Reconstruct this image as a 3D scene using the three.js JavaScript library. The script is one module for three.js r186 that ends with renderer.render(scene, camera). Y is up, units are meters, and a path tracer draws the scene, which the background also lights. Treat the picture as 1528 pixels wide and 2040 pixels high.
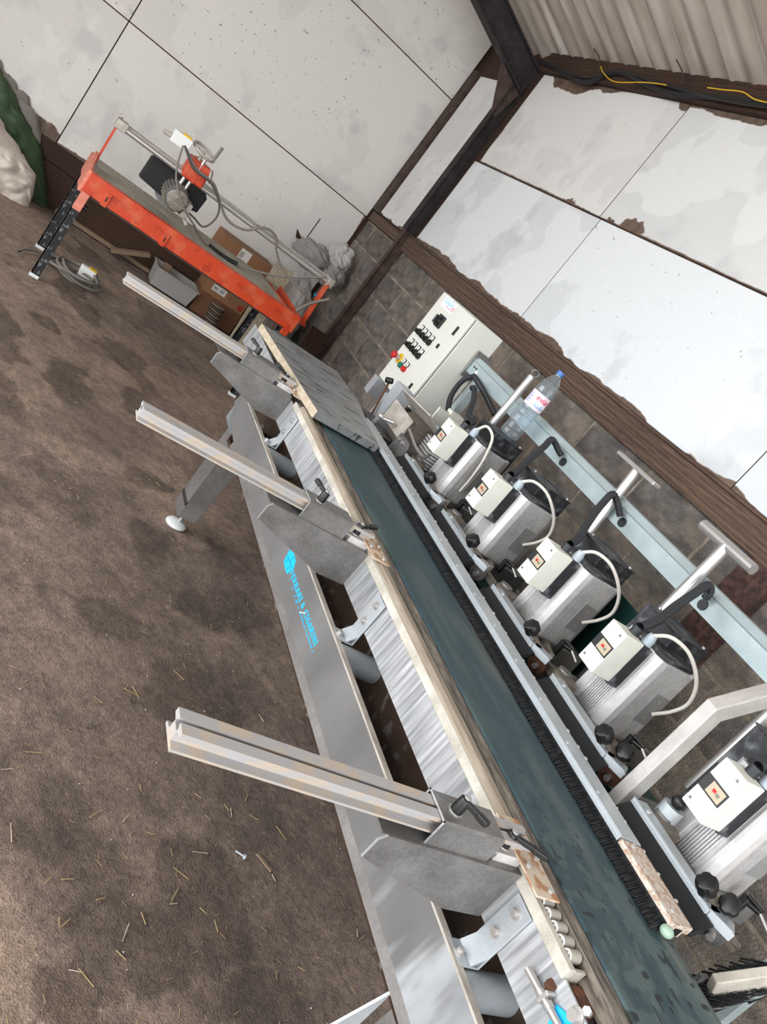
import * as THREE from 'three';
import { RoundedBoxGeometry } from 'three/addons/geometries/RoundedBoxGeometry.js';
import { mergeGeometries, toCreasedNormals } from 'three/addons/utils/BufferGeometryUtils.js';
import { FontLoader } from 'three/addons/loaders/FontLoader.js';
import { RectAreaLightUniformsLib } from 'three/addons/lights/RectAreaLightUniformsLib.js';
import { TextGeometry } from 'three/addons/geometries/TextGeometry.js';

// ---------------------------------------------------------------- camera, sky, light, exposure
const scene = new THREE.Scene();
const camera = new THREE.PerspectiveCamera(63.572, 1528 / 2040, 0.05, 60);
{
  // a phone held tilted: right, up and back vectors of the lens in the room (x along the back wall, z towards the door)
  const right = new THREE.Vector3(0.73416, 0.61721, 0.28297), up = new THREE.Vector3(-0.42516, 0.74282, -0.51716), back = new THREE.Vector3(-0.52939, 0.25937, 0.80776);
  camera.matrix.makeBasis(right, up, back);
  camera.quaternion.setFromRotationMatrix(camera.matrix);
  camera.position.set(0, 1.55, 0);
  camera.updateMatrixWorld();
}
// overcast sky; it comes in through the wide doorway in the left wall and the smaller one at the front
scene.background = new THREE.Color().setRGB(0.93, 0.965, 1.0);
scene.backgroundIntensity = 2.2;
RectAreaLightUniformsLib.init();
// the daylight of the two doorways, each light as large as its opening
for (const [name, w, h, at, to] of [['left_doorway_daylight', 6.4, 3.3, [-3.25, 1.75, -1.1], [0, 1.75, -1.1]], ['front_doorway_daylight', 3.8, 3.0, [-0.05, 1.6, 3.05], [-0.05, 1.6, 0]]]) {
  const l = new THREE.RectAreaLight(new THREE.Color().setRGB(0.93, 0.965, 1.0), 1.7, w, h); l.name = name; l.position.set(...at); l.lookAt(...to); scene.add(l);
}
const renderer = new THREE.WebGLRenderer({ antialias: true });
renderer.toneMapping = THREE.LinearToneMapping;
renderer.toneMappingExposure = 2.05;
renderer.shadowMap.enabled = true;

// ---------------------------------------------------------------- helpers
let seed = 20240611;
const rnd = (a = 1, b) => { seed = (seed * 1664525 + 1013904223) >>> 0; const t = seed / 4294967296; return b === undefined ? t * a : a + (b - a) * t; };
const lattice = new Float32Array(65536); for (let i = 0; i < 65536; i++) lattice[i] = rnd();
const vn = (x, y, p = 256) => {
  let xi = Math.floor(x), yi = Math.floor(y); const fx = x - xi, fy = y - yi, u = fx * fx * (3 - 2 * fx), v = fy * fy * (3 - 2 * fy);
  let xj, yj;
  if (p === 256) { xi &= 255; yi &= 255; xj = (xi + 1) & 255; yj = (yi + 1) & 255; } else { xi %= p; if (xi < 0) xi += p; yi %= p; if (yi < 0) yi += p; xj = xi + 1 === p ? 0 : xi + 1; yj = yi + 1 === p ? 0 : yi + 1; }
  yi <<= 8; yj <<= 8; const t = lattice[xi + yi] + (lattice[xj + yi] - lattice[xi + yi]) * u, s = lattice[xi + yj] + (lattice[xj + yj] - lattice[xi + yj]) * u;
  return t + (s - t) * v;
};
const fbm = (x, y, oct = 4, p = 256) => { let s = 0, a = 0.5, n = 0; for (let i = 0; i < oct; i++) { s += a * vn(x + i * 17.3, y + i * 9.1, p); n += a; x *= 2; y *= 2; p = Math.min(256, p * 2); a *= 0.5; } return s / n; };
const clamp = (v, a = 0, b = 1) => Math.max(a, Math.min(b, v));
const ss = (a, b, v) => { const t = clamp((v - a) / (b - a)); return t * t * (3 - 2 * t); };
const mix3 = (a, b, t) => [a[0] + (b[0] - a[0]) * t, a[1] + (b[1] - a[1]) * t, a[2] + (b[2] - a[2]) * t];
const hex = (h) => [(h >> 16) & 255, (h >> 8) & 255, h & 255];
function tex(w, h, fn, { srgb = true, size } = {}) {
  const d = new Uint8Array(w * h * 4);
  for (let j = 0, k = 0; j < h; j++) for (let i = 0; i < w; i++, k += 4) { const c = fn(i / w, j / h, i, j); d[k] = clamp(c[0], 0, 255); d[k + 1] = clamp(c[1], 0, 255); d[k + 2] = clamp(c[2], 0, 255); d[k + 3] = 255; }
  const t = new THREE.DataTexture(d, w, h); t.wrapS = t.wrapT = THREE.RepeatWrapping; t.magFilter = THREE.LinearFilter; t.minFilter = THREE.LinearMipmapLinearFilter; t.generateMipmaps = true;
  if (srgb) t.colorSpace = THREE.SRGBColorSpace;
  if (size) t.repeat.set(1 / size[0], 1 / size[1]);
  t.needsUpdate = true; return t;
}
const grey = (w, h, fn, size) => tex(w, h, (u, v, i, j) => { const g = fn(u, v, i, j) * 255; return [g, g, g]; }, { srgb: false, size });
function canvasTex(w, h, draw) { const c = document.createElement('canvas'); c.width = w; c.height = h; draw(c.getContext('2d'), w, h); const t = new THREE.CanvasTexture(c); t.colorSpace = THREE.SRGBColorSpace; return t; }
const std = (color, roughness = 0.8, metalness = 0, extra = {}) => new THREE.MeshStandardMaterial({ color, roughness, metalness, ...extra });

// uv in metres, chosen by the way each face points
function uvBox(g) {
  g = g.index ? g.toNonIndexed() : g;
  const p = g.attributes.position, uv = new Float32Array(p.count * 2), a = new THREE.Vector3(), b = new THREE.Vector3(), c = new THREE.Vector3();
  for (let i = 0; i < p.count; i += 3) {
    a.fromBufferAttribute(p, i); b.fromBufferAttribute(p, i + 1); c.fromBufferAttribute(p, i + 2);
    const n = b.clone().sub(a).cross(c.clone().sub(a)), x = Math.abs(n.x), y = Math.abs(n.y), z = Math.abs(n.z);
    [a, b, c].forEach((q, k) => { const o = (i + k) * 2; if (y >= x && y >= z) { uv[o] = q.z; uv[o + 1] = q.x; } else if (x >= z) { uv[o] = q.z; uv[o + 1] = q.y; } else { uv[o] = q.x; uv[o + 1] = q.y; } });
  }
  g.setAttribute('uv', new THREE.BufferAttribute(uv, 2)); return g;
}
const clean = (g) => { for (const k of Object.keys(g.attributes)) if (!['position', 'normal', 'uv'].includes(k)) g.deleteAttribute(k); g.clearGroups?.(); return g; };
const join = (list) => { const l = list.flat().map((g) => clean(g.index ? g.toNonIndexed() : g)); return l.length === 1 ? l[0] : mergeGeometries(l); };
const box = (x0, x1, y0, y1, z0, z1, r = 0) => {
  const w = Math.abs(x1 - x0), h = Math.abs(y1 - y0), d = Math.abs(z1 - z0), g = r ? new RoundedBoxGeometry(w, h, d, 2, Math.min(r, w / 2.01, h / 2.01, d / 2.01)) : new THREE.BoxGeometry(w, h, d);
  g.translate((x0 + x1) / 2, (y0 + y1) / 2, (z0 + z1) / 2); return uvBox(g);
};
const V = (a) => new THREE.Vector3(...a);
// round bar from a to b
function bar(a, b, r, r2 = r, seg = 14, open = false) {
  a = V(a); b = V(b); const d = b.clone().sub(a), g = new THREE.CylinderGeometry(r2, r, d.length(), seg, 1, open);
  g.applyQuaternion(new THREE.Quaternion().setFromUnitVectors(new THREE.Vector3(0, 1, 0), d.clone().normalize())); g.translate(...a.add(b).multiplyScalar(0.5).toArray()); return g;
}
// square bar from a to b, w across and h deep; up gives the side of h
function beam(a, b, w, h, up = [0, 1, 0], r = 0) {
  a = V(a); b = V(b); const z = b.clone().sub(a), L = z.length(); z.normalize(); const x = V(up).cross(z).normalize(), y = z.clone().cross(x);
  const g = uvBox(r ? new RoundedBoxGeometry(w, h, L, 2, r) : new THREE.BoxGeometry(w, h, L));
  g.applyMatrix4(new THREE.Matrix4().makeBasis(x, y, z)); g.translate(...a.add(b).multiplyScalar(0.5).toArray()); return g;
}
const tube = (pts, r, seg = 40, rad = 8, closed = false) => new THREE.TubeGeometry(new THREE.CatmullRomCurve3(pts.map(V), closed, 'centripetal'), seg, r, rad, closed);
// polygon in the xy plane, extruded along z from z0 to z1; zy along x; xz along y
function prism(pts, axis, from, to, bevel = 0, holes = []) {
  const s = new THREE.Shape(pts.map((p) => new THREE.Vector2(p[0], p[1])));
  for (const h of holes) s.holes.push(new THREE.Path(h.map((p) => new THREE.Vector2(p[0], p[1]))));
  const len = to - from, g = new THREE.ExtrudeGeometry(s, { depth: Math.max(1e-5, len - 2 * bevel), bevelEnabled: bevel > 0, bevelThickness: bevel, bevelSize: bevel, bevelOffset: -bevel, bevelSegments: 2, steps: 1, curveSegments: 8 });
  g.translate(0, 0, from + bevel);
  const m = new THREE.Matrix4();
  if (axis === 'x') m.set(0, 0, 1, 0, 0, 1, 0, 0, 1, 0, 0, 0, 0, 0, 0, 1);       // (z, y) polygon
  if (axis === 'y') m.set(1, 0, 0, 0, 0, 0, 1, 0, 0, 1, 0, 0, 0, 0, 0, 1);       // (x, z) polygon
  g.applyMatrix4(m);
  if (axis !== 'z') { const p = g.attributes.position.array, n = g.attributes.normal.array, u = g.attributes.uv.array; for (let i = 0; i < p.length; i += 9) for (let k = 0; k < 3; k++) { let t = p[i + 3 + k]; p[i + 3 + k] = p[i + 6 + k]; p[i + 6 + k] = t; t = n[i + 3 + k]; n[i + 3 + k] = n[i + 6 + k]; n[i + 6 + k] = t; } }
  return uvBox(g);
}
const lathe = (pts, seg = 28) => new THREE.LatheGeometry(pts.map((p) => new THREE.Vector2(p[0], p[1])), seg);
const move = (g, x, y, z) => (g.translate(x, y, z), g);
const turn = (g, rx = 0, ry = 0, rz = 0) => { if (rx) g.rotateX(rx); if (ry) g.rotateY(ry); if (rz) g.rotateZ(rz); return g; };

const taken = new Map();
const numbered = (n) => { const k = taken.get(n) ?? 0; taken.set(n, k + 1); return k ? n + '_' + String(k).padStart(3, '0') : n; };
function mesh(name, geo, mat, parent) {
  const m = new THREE.Mesh(Array.isArray(geo) ? join(geo) : clean(geo), mat); m.name = parent && parent !== scene ? name : numbered(name); m.castShadow = m.receiveShadow = true; (parent ?? scene).add(m); return m;
}
function thing(name, label, category, at = [0, 0, 0], group) {
  const g = new THREE.Group(); g.name = numbered(name); g.position.set(...at); g.userData = { label, category }; if (group) g.userData.group = group; scene.add(g); return g;
}
const tag = (o, label, category, group) => { o.userData = { label, category }; if (group) o.userData.group = group; return o; };
const part = (name, geo, mat, parent, label) => { const m = mesh(name, geo, mat, parent); if (label) m.userData.label = label; return m; };
const struct = (o, label) => { o.userData.kind = 'structure'; if (label) o.userData.label = label; return o; };
function room(name, label) { const g = new THREE.Group(); g.name = name; scene.add(g); return struct(g, label); }
// put a thing's origin at its base while its shapes were written in room coordinates
function rebase(g, x, y, z) { g.position.set(x, y, z); for (const c of g.children) c.position.set(c.position.x - x, c.position.y - y, c.position.z - z); return g; }
// ---------------------------------------------------------------- materials
const M = {};
{
  const galvMap = tex(512, 512, (u, v) => { // drip streaks run down (v) the sheet
    const s = fbm(u * 80, v * 4, 4, 80), b = fbm(u * 6, v * 6, 4, 6), f = vn(u * 160, v * 6, 160), l = 166 + 100 * (s - 0.5) + 40 * (b - 0.5) + (f > 0.8 ? 26 * (f - 0.8) / 0.2 : 0);
    return [l, l + 2, l + 4];
  }, { size: [0.6, 0.6] });
  M.drip = std(0xffffff, 0.42, 0.35, { map: galvMap });
  const cloud = (c, amp, size, n = 512, sc = 8) => tex(n, n, (u, v) => { const k = amp * (fbm(u * sc, v * sc, 5, sc) - 0.5) + amp * 0.3 * (vn(u * 128, v * 128, 128) - 0.5); return [c[0] + k, c[1] + k, c[2] + k]; }, { size: [size, size] });
  M.galv = std(0xffffff, 0.42, 0.4, { map: cloud([182, 188, 192], 26, 0.5) });
  M.steel = std(0xffffff, 0.4, 0.6, { map: cloud([138, 135, 133], 44, 0.7) });
  M.steelDark = std(0xffffff, 0.42, 0.5, { map: cloud([124, 122, 120], 56, 0.5) });
  M.stainless = std(0xc2bfbc, 0.38, 0.7);
  M.dusty = std(0xffffff, 0.6, 0.25, { map: cloud([176, 168, 158], 60, 0.25) });
  M.alu = std(0xffffff, 0.40, 0.3, { map: cloud([214, 212, 211], 26, 0.12) }); M.railDust = std(0xffffff, 0.5, 0.3, { map: tex(512, 512, (u, v) => { const s = ss(0.42, 0.66, fbm(u * 10, v * 10, 5, 10)); return mix3([176, 174, 174], [190, 176, 160], s); }, { size: [0.3, 0.3] }) });
  M.aluBright = std(0xd6d8da, 0.3, 0.7);
  M.zinc = std(0xffffff, 0.5, 0.3, { map: cloud([172, 186, 188], 24, 0.4) });
  const beigeMap = tex(512, 512, (u, v) => { const s = fbm(u * 4, v * 40, 4, 4), b = fbm(u * 5 + 3, v * 5, 4, 5); return mix3([160, 150, 134], [124, 110, 94], clamp(0.25 + 1.5 * (s - 0.5) + 1.6 * (b - 0.5))); }, { size: [0.5, 0.12] });
  M.beige = std(0xffffff, 0.75, 0, { map: beigeMap });
  M.grime = std(0xffffff, 0.55, 0.1, { map: tex(512, 256, (u, v) => { const s = fbm(u * 6, v * 12, 5, 6), t = fbm(u * 24, v * 30, 3, 24); return mix3([150, 142, 128], [74, 64, 56], clamp(0.5 + 2.2 * (s - 0.5) + 0.8 * (t - 0.5))); }, { size: [0.4, 0.1] }) });
  M.whiteBar = std(0xffffff, 0.6, 0.05, { map: cloud([186, 180, 168], 56, 0.25) });
  M.rust = std(0xffffff, 0.85, 0.1, { map: tex(256, 256, (u, v) => { const s = fbm(u * 8, v * 8, 5, 8); return mix3([70, 42, 30], [112, 74, 54], clamp(0.5 + 2 * (s - 0.5))); }, { size: [0.12, 0.12] }) });
  M.rustPaint = std(0xffffff, 0.7, 0.1, { map: tex(512, 256, (u, v) => { const s = fbm(u * 44, v * 16, 5, 16), k = ss(0.46, 0.66, s); return mix3([206, 196, 184], mix3([142, 92, 66], [176, 136, 108], vn(u * 60, v * 60, 60)), k * 0.6); }, { size: [0.35, 0.08] }) });
  const belt = tex(512, 2048, (u, v) => { // u across, v along 3 m; ground stone dust dried on in streaks, oil drops at the near end
    const along = v * 3, dust = clamp(ss(0.46, 0.74, fbm(u * 6, v * 12, 5)) * 0.4 + 0.5 * ss(0.5, 0.72, fbm(u * 9 + 5, v * 9 + 2, 5)) * ss(0.5, 0.8, u)), weave = (vn(u * 512, v * 2048 * 0.7) - 0.5) * 10;
    let c = mix3([48, 70, 76], [126, 120, 108], dust * 0.72); const k = 12 * (fbm(u * 12, v * 40, 3) - 0.5);
    const near = ss(2.15, 2.75, along), spot = ss(0.80, 0.86, vn(u * 22 + 3, v * 170 + 7)) * near; c = mix3(c, [104, 116, 110], near * 0.42 * ss(0.47, 0.57, fbm(u * 9, v * 90, 5))); c = mix3(c, [26, 32, 34], spot * 0.85);
    return [c[0] + k + weave, c[1] + k + weave, c[2] + k + weave];
  });
  belt.wrapS = belt.wrapT = THREE.ClampToEdgeWrapping;
  M.belt = std(0xffffff, 0.62, 0, { map: belt, bumpMap: grey(256, 256, (u, v, i, j) => ((i + j) % 4 < 2 ? 0.6 : 0.4) + 0.2 * vn(u * 64, v * 64, 64), [0.1, 0.1]), bumpScale: 0.0006 });
  M.teal = std(0x1f4340, 0.45, 0.05); M.green = std(0x5e8a5c, 0.6);
  M.black = std(0x141414, 0.42); M.rubber = std(0x1c1c1d, 0.75);
  M.blackDusty = std(0xffffff, 0.55, 0, { map: tex(512, 512, (u, v) => { const s = ss(0.48, 0.8, fbm(u * 7, v * 7, 5, 7)), t = fbm(u * 40, v * 4, 3, 40); return mix3([28, 29, 32], [122, 124, 128], clamp(s * 0.8 + 0.12 * t)); }, { size: [0.3, 0.3] }) });
  M.bristle = std(0x15171a, 0.6); M.bristleDust = std(0x6a6f75, 0.8);
  M.wet = std(0xffffff, 0.28, 0, { map: tex(512, 512, (u, v) => { const s = fbm(u * 7, v * 7, 5, 7), f = ss(0.62, 0.75, fbm(u * 16, v * 16, 4, 16)); return mix3(mix3([40, 30, 24], [74, 58, 46], s), [140, 144, 148], f * 0.5); }, { size: [0.6, 0.6] }) });
  M.ivory = std(0xffffff, 0.45, 0, { map: cloud([226, 226, 214], 14, 0.2) }); M.ivorySide = M.ivory;
  M.cabinet = std(0xd9d9d0, 0.42); M.cabSeam = std(0x2f302e, 0.7);
  M.slab = std(0xffffff, 0.34, 0, { map: tex(512, 512, (u, v) => { const a = u * 0.5 + v, s = fbm(u * 5, v * 5, 5, 5), k = ss(0.6, 0.7, fbm(u * 22, v * 5 + u * 6, 4)); return mix3(mix3([104, 106, 106], [140, 142, 142], s), [44, 46, 48], k * 0.8); }, { size: [0.36, 0.36] }) });
  M.slabEdge = std(0xffffff, 0.85, 0, { map: cloud([178, 164, 142], 60, 0.15) });
  M.orange = std(0xffffff, 0.5, 0, { map: tex(1024, 512, (u, v) => { const s = ss(0.53, 0.72, fbm(u * 9, v * 6, 5, 6)), d = ss(0.6, 0.66, fbm(u * 14 + 3, v * 10, 4, 10)); return mix3(mix3([196, 62, 22], [176, 50, 16], d), [208, 126, 100], s * 0.42); }, { size: [0.9, 0.45] }) });
  M.pink = std(0xffffff, 0.6, 0, { map: cloud([206, 124, 104], 40, 0.2) });
  M.tableGrey = std(0xffffff, 0.6, 0.15, { map: tex(512, 512, (u, v) => { const s = fbm(u * 3, v * 30, 4, 3), b = fbm(u * 5, v * 5, 4, 5); return mix3([178, 172, 156], [136, 128, 112], clamp(0.4 + 1.2 * (s - 0.5) + 1.2 * (b - 0.5))); }, { size: [0.9, 0.4] }) });
  M.legBlack = std(0xffffff, 0.5, 0.1, { map: tex(256, 256, (u, v) => { const s = ss(0.58, 0.7, fbm(u * 12, v * 12, 4, 12)); return mix3([26, 26, 28], [128, 130, 134], s * 0.8); }, { size: [0.25, 0.25] }) });
  M.wood = std(0xffffff, 0.85, 0, { map: tex(1024, 256, (u, v) => { const g = fbm(u * 5, v * 26, 5, 5), k = fbm(u * 40, v * 60, 2, 40), r = Math.sin((v * 9 + 2.2 * fbm(u * 4, v * 4, 3, 4)) * 6.283) * 0.5 + 0.5; return mix3([116, 92, 74], [60, 46, 38], clamp(0.15 + 0.35 * r + 1.1 * (g - 0.35) + 0.5 * (k - 0.5))); }, { size: [1.6, 0.2] }), bumpMap: grey(512, 128, (u, v) => fbm(u * 6, v * 30, 4, 6), [1.6, 0.2]), bumpScale: 0.004 });
  M.woodDark = std(0xb09884, 0.9, 0, { map: M.wood.map });
  M.woodPale = std(0xffffff, 0.85, 0, { map: tex(512, 256, (u, v) => { const g = fbm(u * 5, v * 30, 4, 5); return mix3([150, 128, 104], [104, 84, 66], g); }, { size: [1, 0.2] }) });
  M.ironBrown = std(0xffffff, 0.8, 0.15, { map: tex(512, 512, (u, v) => { const s = fbm(u * 9, v * 9, 5, 9); return mix3([92, 74, 66], [60, 47, 43], clamp(0.5 + 1.8 * (s - 0.5))); }, { size: [0.5, 0.5] }) });
  M.rustDark = std(0xffffff, 0.92, 0, { map: tex(256, 256, (u, v) => { const s = fbm(u * 14, v * 14, 5, 14); return mix3([88, 62, 54], [54, 38, 35], clamp(0.5 + 2.4 * (s - 0.5))); }, { size: [0.25, 0.25] }), bumpMap: grey(256, 256, (u, v) => fbm(u * 20, v * 20, 4, 20), [0.25, 0.25]), bumpScale: 0.005 }); M.tubeGrey = std(0xffffff, 0.45, 0.3, { map: cloud([186, 182, 177], 40, 0.3) });
  M.ironBlack = std(0xffffff, 0.75, 0.2, { map: tex(512, 512, (u, v) => { const s = fbm(u * 9, v * 9, 5, 9), w = ss(0.72, 0.76, fbm(u * 30, v * 30, 3, 30)); return mix3(mix3([58, 52, 52], [34, 29, 30], clamp(0.5 + 1.8 * (s - 0.5))), [120, 114, 110], w * 0.2); }, { size: [0.6, 0.6] }) });
  M.mortar = std(0xffffff, 0.95, 0, { map: cloud([134, 122, 108], 90, 0.6) });
  M.card = std(0x8e6546, 0.85); M.cardDark = std(0x6d4a32, 0.9); M.paper = std(0xd8d5cd, 0.8);
  M.clearPlastic = new THREE.MeshPhysicalMaterial({ color: 0xb9b6b2, roughness: 0.55, transmission: 0.35, thickness: 0, ior: 1.45 });
  M.cable = std(0x77716a, 0.6); M.cableDark = std(0x4b4744, 0.6); M.whiteCable = std(0xcfc9bf, 0.5); M.hose = std(0x26282b, 0.5);
  M.chrome = std(0xc7c7c7, 0.16, 1); M.red = std(0xc01d22, 0.4); M.yellow = std(0xe0b31c, 0.5); M.btnGreen = std(0x14705a, 0.4);
  M.white = std(0xe4e4e0, 0.5); M.cyan = std(0x12aee6, 0.5); M.cyanDark = std(0x0b6f9c, 0.5); M.glandGrey = std(0xa9b4bb, 0.5); M.padWhite = std(0xd3d6d4, 0.5);
  M.rag = std(0x8e8b88, 0.95); M.ragLight = std(0xb4b0ad, 0.95); M.bag = std(0xffffff, 0.7, 0, { map: cloud([206, 194, 182], 26, 0.4) }); M.tarp = std(0xffffff, 0.62, 0, { map: cloud([46, 68, 38], 22, 0.4) }); M.tarpGrey = std(0x77706a, 0.8); M.trough = std(0xffffff, 0.45, 0.4, { map: tex(2048, 128, (u, v) => { const z = -3 + 3 * u, s = fbm(u * 60, v * 2, 4, 60), b = fbm(u * 24, v * 1.4, 5, 24), nearPale = ss(-0.02, 0.14, z + 0.78 + 0.8 * (fbm(u * 50 + 3, v * 1.3, 4, 50) - 0.5)), l = 124 + 26 * (b - 0.5) + 12 * (s - 0.5), w = 178 + 60 * (s - 0.5) + 36 * (b - 0.5); return mix3([l, l - 1, l - 2], [w, w + 4, w + 8], nearPale * 0.85); }, { size: [3, 0.28] }) });  // trough map turns paler and bluer towards its near end
}
// ---------------------------------------------------------------- the barn
const XR = 2.7, ZB = -7.35;
// floor: trodden earth over old concrete, gently uneven, damp patches, and pale ones mostly towards the back
const floorH = (x, z) => 0.010 * (fbm(x * 3 + 9, z * 3 + 40, 4) - 0.62) + 0.004 * (fbm(x * 14, z * 14 + 90, 3) - 0.62);
{
  const blobs = [[1.13, -2.92, 0.10, 0.16], [1.20, -1.30, 0.13, 0.25], [0.98, -1.16, 0.22, 0.16], [1.30, -1.05, 0.16, 0.10], [1.25, -2.05, 0.22, 0.22], [0.75, -4.1, 0.14, 0.3], [1.35, -2.6, 0.12, 0.12], [0.86, -1.02, 0.10, 0.08], [0.62, -4.75, 0.10, 0.12]];
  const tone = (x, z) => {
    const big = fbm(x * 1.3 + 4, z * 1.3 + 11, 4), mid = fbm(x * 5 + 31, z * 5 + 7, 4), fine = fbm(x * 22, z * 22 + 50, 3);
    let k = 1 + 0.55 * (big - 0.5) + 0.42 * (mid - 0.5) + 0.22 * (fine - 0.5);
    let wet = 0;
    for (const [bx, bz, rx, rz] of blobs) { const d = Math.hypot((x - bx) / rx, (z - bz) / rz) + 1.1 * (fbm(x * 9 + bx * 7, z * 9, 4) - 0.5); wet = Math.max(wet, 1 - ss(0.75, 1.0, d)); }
    { const t = 0.645 - 0.085 * ss(-3.2, -1.6, z); wet = Math.max(wet, 0.85 * ss(t, t + 0.05, fbm(x * 2.6 + 17, z * 2.6 + 3, 5))); }  // dark patches come more often towards the front
    const dry = 0.56 - 0.11 * ss(-2.2, -4.6, z), pale = ss(dry, dry + 0.07, fbm(x * 2.1 + 70, z * 2.1 + 22, 5));  // pale patches come more often towards the back
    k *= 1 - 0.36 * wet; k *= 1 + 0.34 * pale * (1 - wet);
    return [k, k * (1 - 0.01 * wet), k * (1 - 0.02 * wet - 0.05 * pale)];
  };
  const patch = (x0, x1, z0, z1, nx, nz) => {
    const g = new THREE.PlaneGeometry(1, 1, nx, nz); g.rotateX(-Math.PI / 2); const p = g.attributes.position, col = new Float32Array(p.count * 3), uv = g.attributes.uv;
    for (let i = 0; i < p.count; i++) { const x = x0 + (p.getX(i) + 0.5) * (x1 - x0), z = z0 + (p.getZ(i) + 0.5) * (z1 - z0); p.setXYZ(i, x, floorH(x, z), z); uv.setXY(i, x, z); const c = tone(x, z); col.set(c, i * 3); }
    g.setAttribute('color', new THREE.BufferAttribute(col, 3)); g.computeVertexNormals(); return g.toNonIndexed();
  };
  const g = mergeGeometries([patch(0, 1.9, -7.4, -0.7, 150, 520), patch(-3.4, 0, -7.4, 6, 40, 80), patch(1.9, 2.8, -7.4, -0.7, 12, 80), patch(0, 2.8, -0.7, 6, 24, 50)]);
  const map = tex(2048, 2048, (u, v) => {
    const a = fbm(u * 32, v * 32, 4, 32), b = fbm(u * 128 + 5, v * 128, 3, 128), g = vn(u * 700, v * 700, 256), l = 1 + 0.34 * (a - 0.5) + 0.34 * (b - 0.5) + 0.24 * (g - 0.5), s = ss(0.83, 0.93, vn(u * 256 + 11, v * 256 + 3, 256)) * 0.32, d = ss(0.8, 0.95, vn(u * 200, v * 200 + 77, 256)) * 0.3;
    const c = mix3([122 * l, 105 * l, 94 * l], [178, 160, 142], s); return mix3(c, [58, 48, 42], d);
  }, { size: [1.6, 1.6] });
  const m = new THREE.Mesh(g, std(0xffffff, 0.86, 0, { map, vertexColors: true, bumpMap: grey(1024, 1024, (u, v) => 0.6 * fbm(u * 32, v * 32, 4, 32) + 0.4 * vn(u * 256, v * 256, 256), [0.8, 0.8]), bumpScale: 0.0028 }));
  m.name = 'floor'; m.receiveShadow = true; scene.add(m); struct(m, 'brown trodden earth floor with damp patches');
  const out = mesh('yard', new THREE.PlaneGeometry(40, 40).rotateX(-Math.PI / 2).translate(-6, -0.06, 2), std(0x8a857c, 0.95)); struct(out, 'pale gravel yard outside the door');
}
// painted sheets: white paint brushed over brown boards, thin in places, ragged where it stops
function sheetMat(w, h, { cream = 0, ragged = {}, chips = 0.5, sd = 0, thin = 0.35, rot = 0 }) {
  const W = w > h ? 896 : Math.round(896 * w / h), Hh = w > h ? Math.round(896 * h / w) : 896;
  const coat = mix3([226, 229, 231], [222, 217, 211], cream), under = mix3([206, 209, 211], [200, 195, 189], cream);
  const t = tex(W, Hh, (u, v) => {
    const x = u * w, y = v * h, stroke = fbm(x * 3 + sd, y * 7 + sd * 2, 4), band = ss(0.5, 0.53, fbm(x * 2.2 + sd * 3, y * 2.2 + sd, 4));
    let c = mix3(coat, under, clamp(thin * band * (0.5 + stroke)));
    const smudge = ss(0.60, 0.78, fbm(x * 4 + sd * 5, y * 4 + 9, 5)); c = mix3(c, [166, 165, 165], smudge * 0.26);
    const spray = (fbm(x * 80, y * 80, 2) - 0.5) * 5; c = [c[0] + spray, c[1] + spray, c[2] + spray];
    const cl = fbm(x * 1.8 + sd * 7, y * 1.8 + 30, 3), chip = ss(0.905 - 0.085 * chips * ss(0.42, 0.62, cl), 0.965 - 0.085 * chips * ss(0.42, 0.62, cl), fbm(x * 46 + sd, y * 60 + 4, 2));
    c = mix3(c, [118, 115, 112], chip * 0.7 * ss(0.40, 0.6, cl));
    const n = fbm(x * 9 + sd, y * 9, 4), n2 = fbm(x * 30, y * 30 + sd, 3), nl = fbm(x * 3.1 + sd * 2, y * 3.1 + 5, 3), rag = (d, k) => { const e0 = k * (3.2 * (nl - 0.42) + 1.0 * (n - 0.4)); return 1 - ss(e0, e0 + 0.004 + 0.008 * n2, d); };
    let e = 0; if (ragged.t) e = Math.max(e, rag((1 - v) * h, ragged.t)); if (ragged.b) e = Math.max(e, rag(v * h, ragged.b)); if (ragged.l) e = Math.max(e, rag(u * w, ragged.l)); if (ragged.r) e = Math.max(e, rag((1 - u) * w, ragged.r));
    if (ragged.spots) for (const [sx, sy, sr] of ragged.spots) { const d = Math.hypot(x - sx, (y - sy) * 2.2) + 0.12 * (n2 - 0.5); e = Math.max(e, 1 - ss(sr * 0.8, sr, d)); }
    return mix3(c, mix3([122, 102, 88], [78, 62, 52], n2), e);
  });
  t.wrapS = t.wrapT = THREE.ClampToEdgeWrapping; return std(0xffffff, 0.72, 0, { map: t });
}
function sheet(parent, axis, a0, a1, y0, y1, at, opt, thick = 0.014, flip = false) { // axis 'x': lies along z on the right wall; 'z': along x on the back wall
  const g = axis === 'x' ? new RoundedBoxGeometry(thick, y1 - y0, a1 - a0, 1, 0.003) : new RoundedBoxGeometry(a1 - a0, y1 - y0, thick, 1, 0.003);
  const gg = g.index ? g.toNonIndexed() : g, p = gg.attributes.position, uv = gg.attributes.uv, w = a1 - a0, h = y1 - y0;
  for (let i = 0; i < p.count; i++) { const s = axis === 'x' ? p.getZ(i) : p.getX(i); uv.setXY(i, clamp(s / w + 0.5), clamp(p.getY(i) / h + 0.5)); }
  gg.translate(axis === 'x' ? at - thick / 2 : (a0 + a1) / 2, (y0 + y1) / 2, axis === 'x' ? (a0 + a1) / 2 : at + thick / 2);
  return mesh('painted_sheet', gg, sheetMat(w, h, opt), parent);
}
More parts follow.
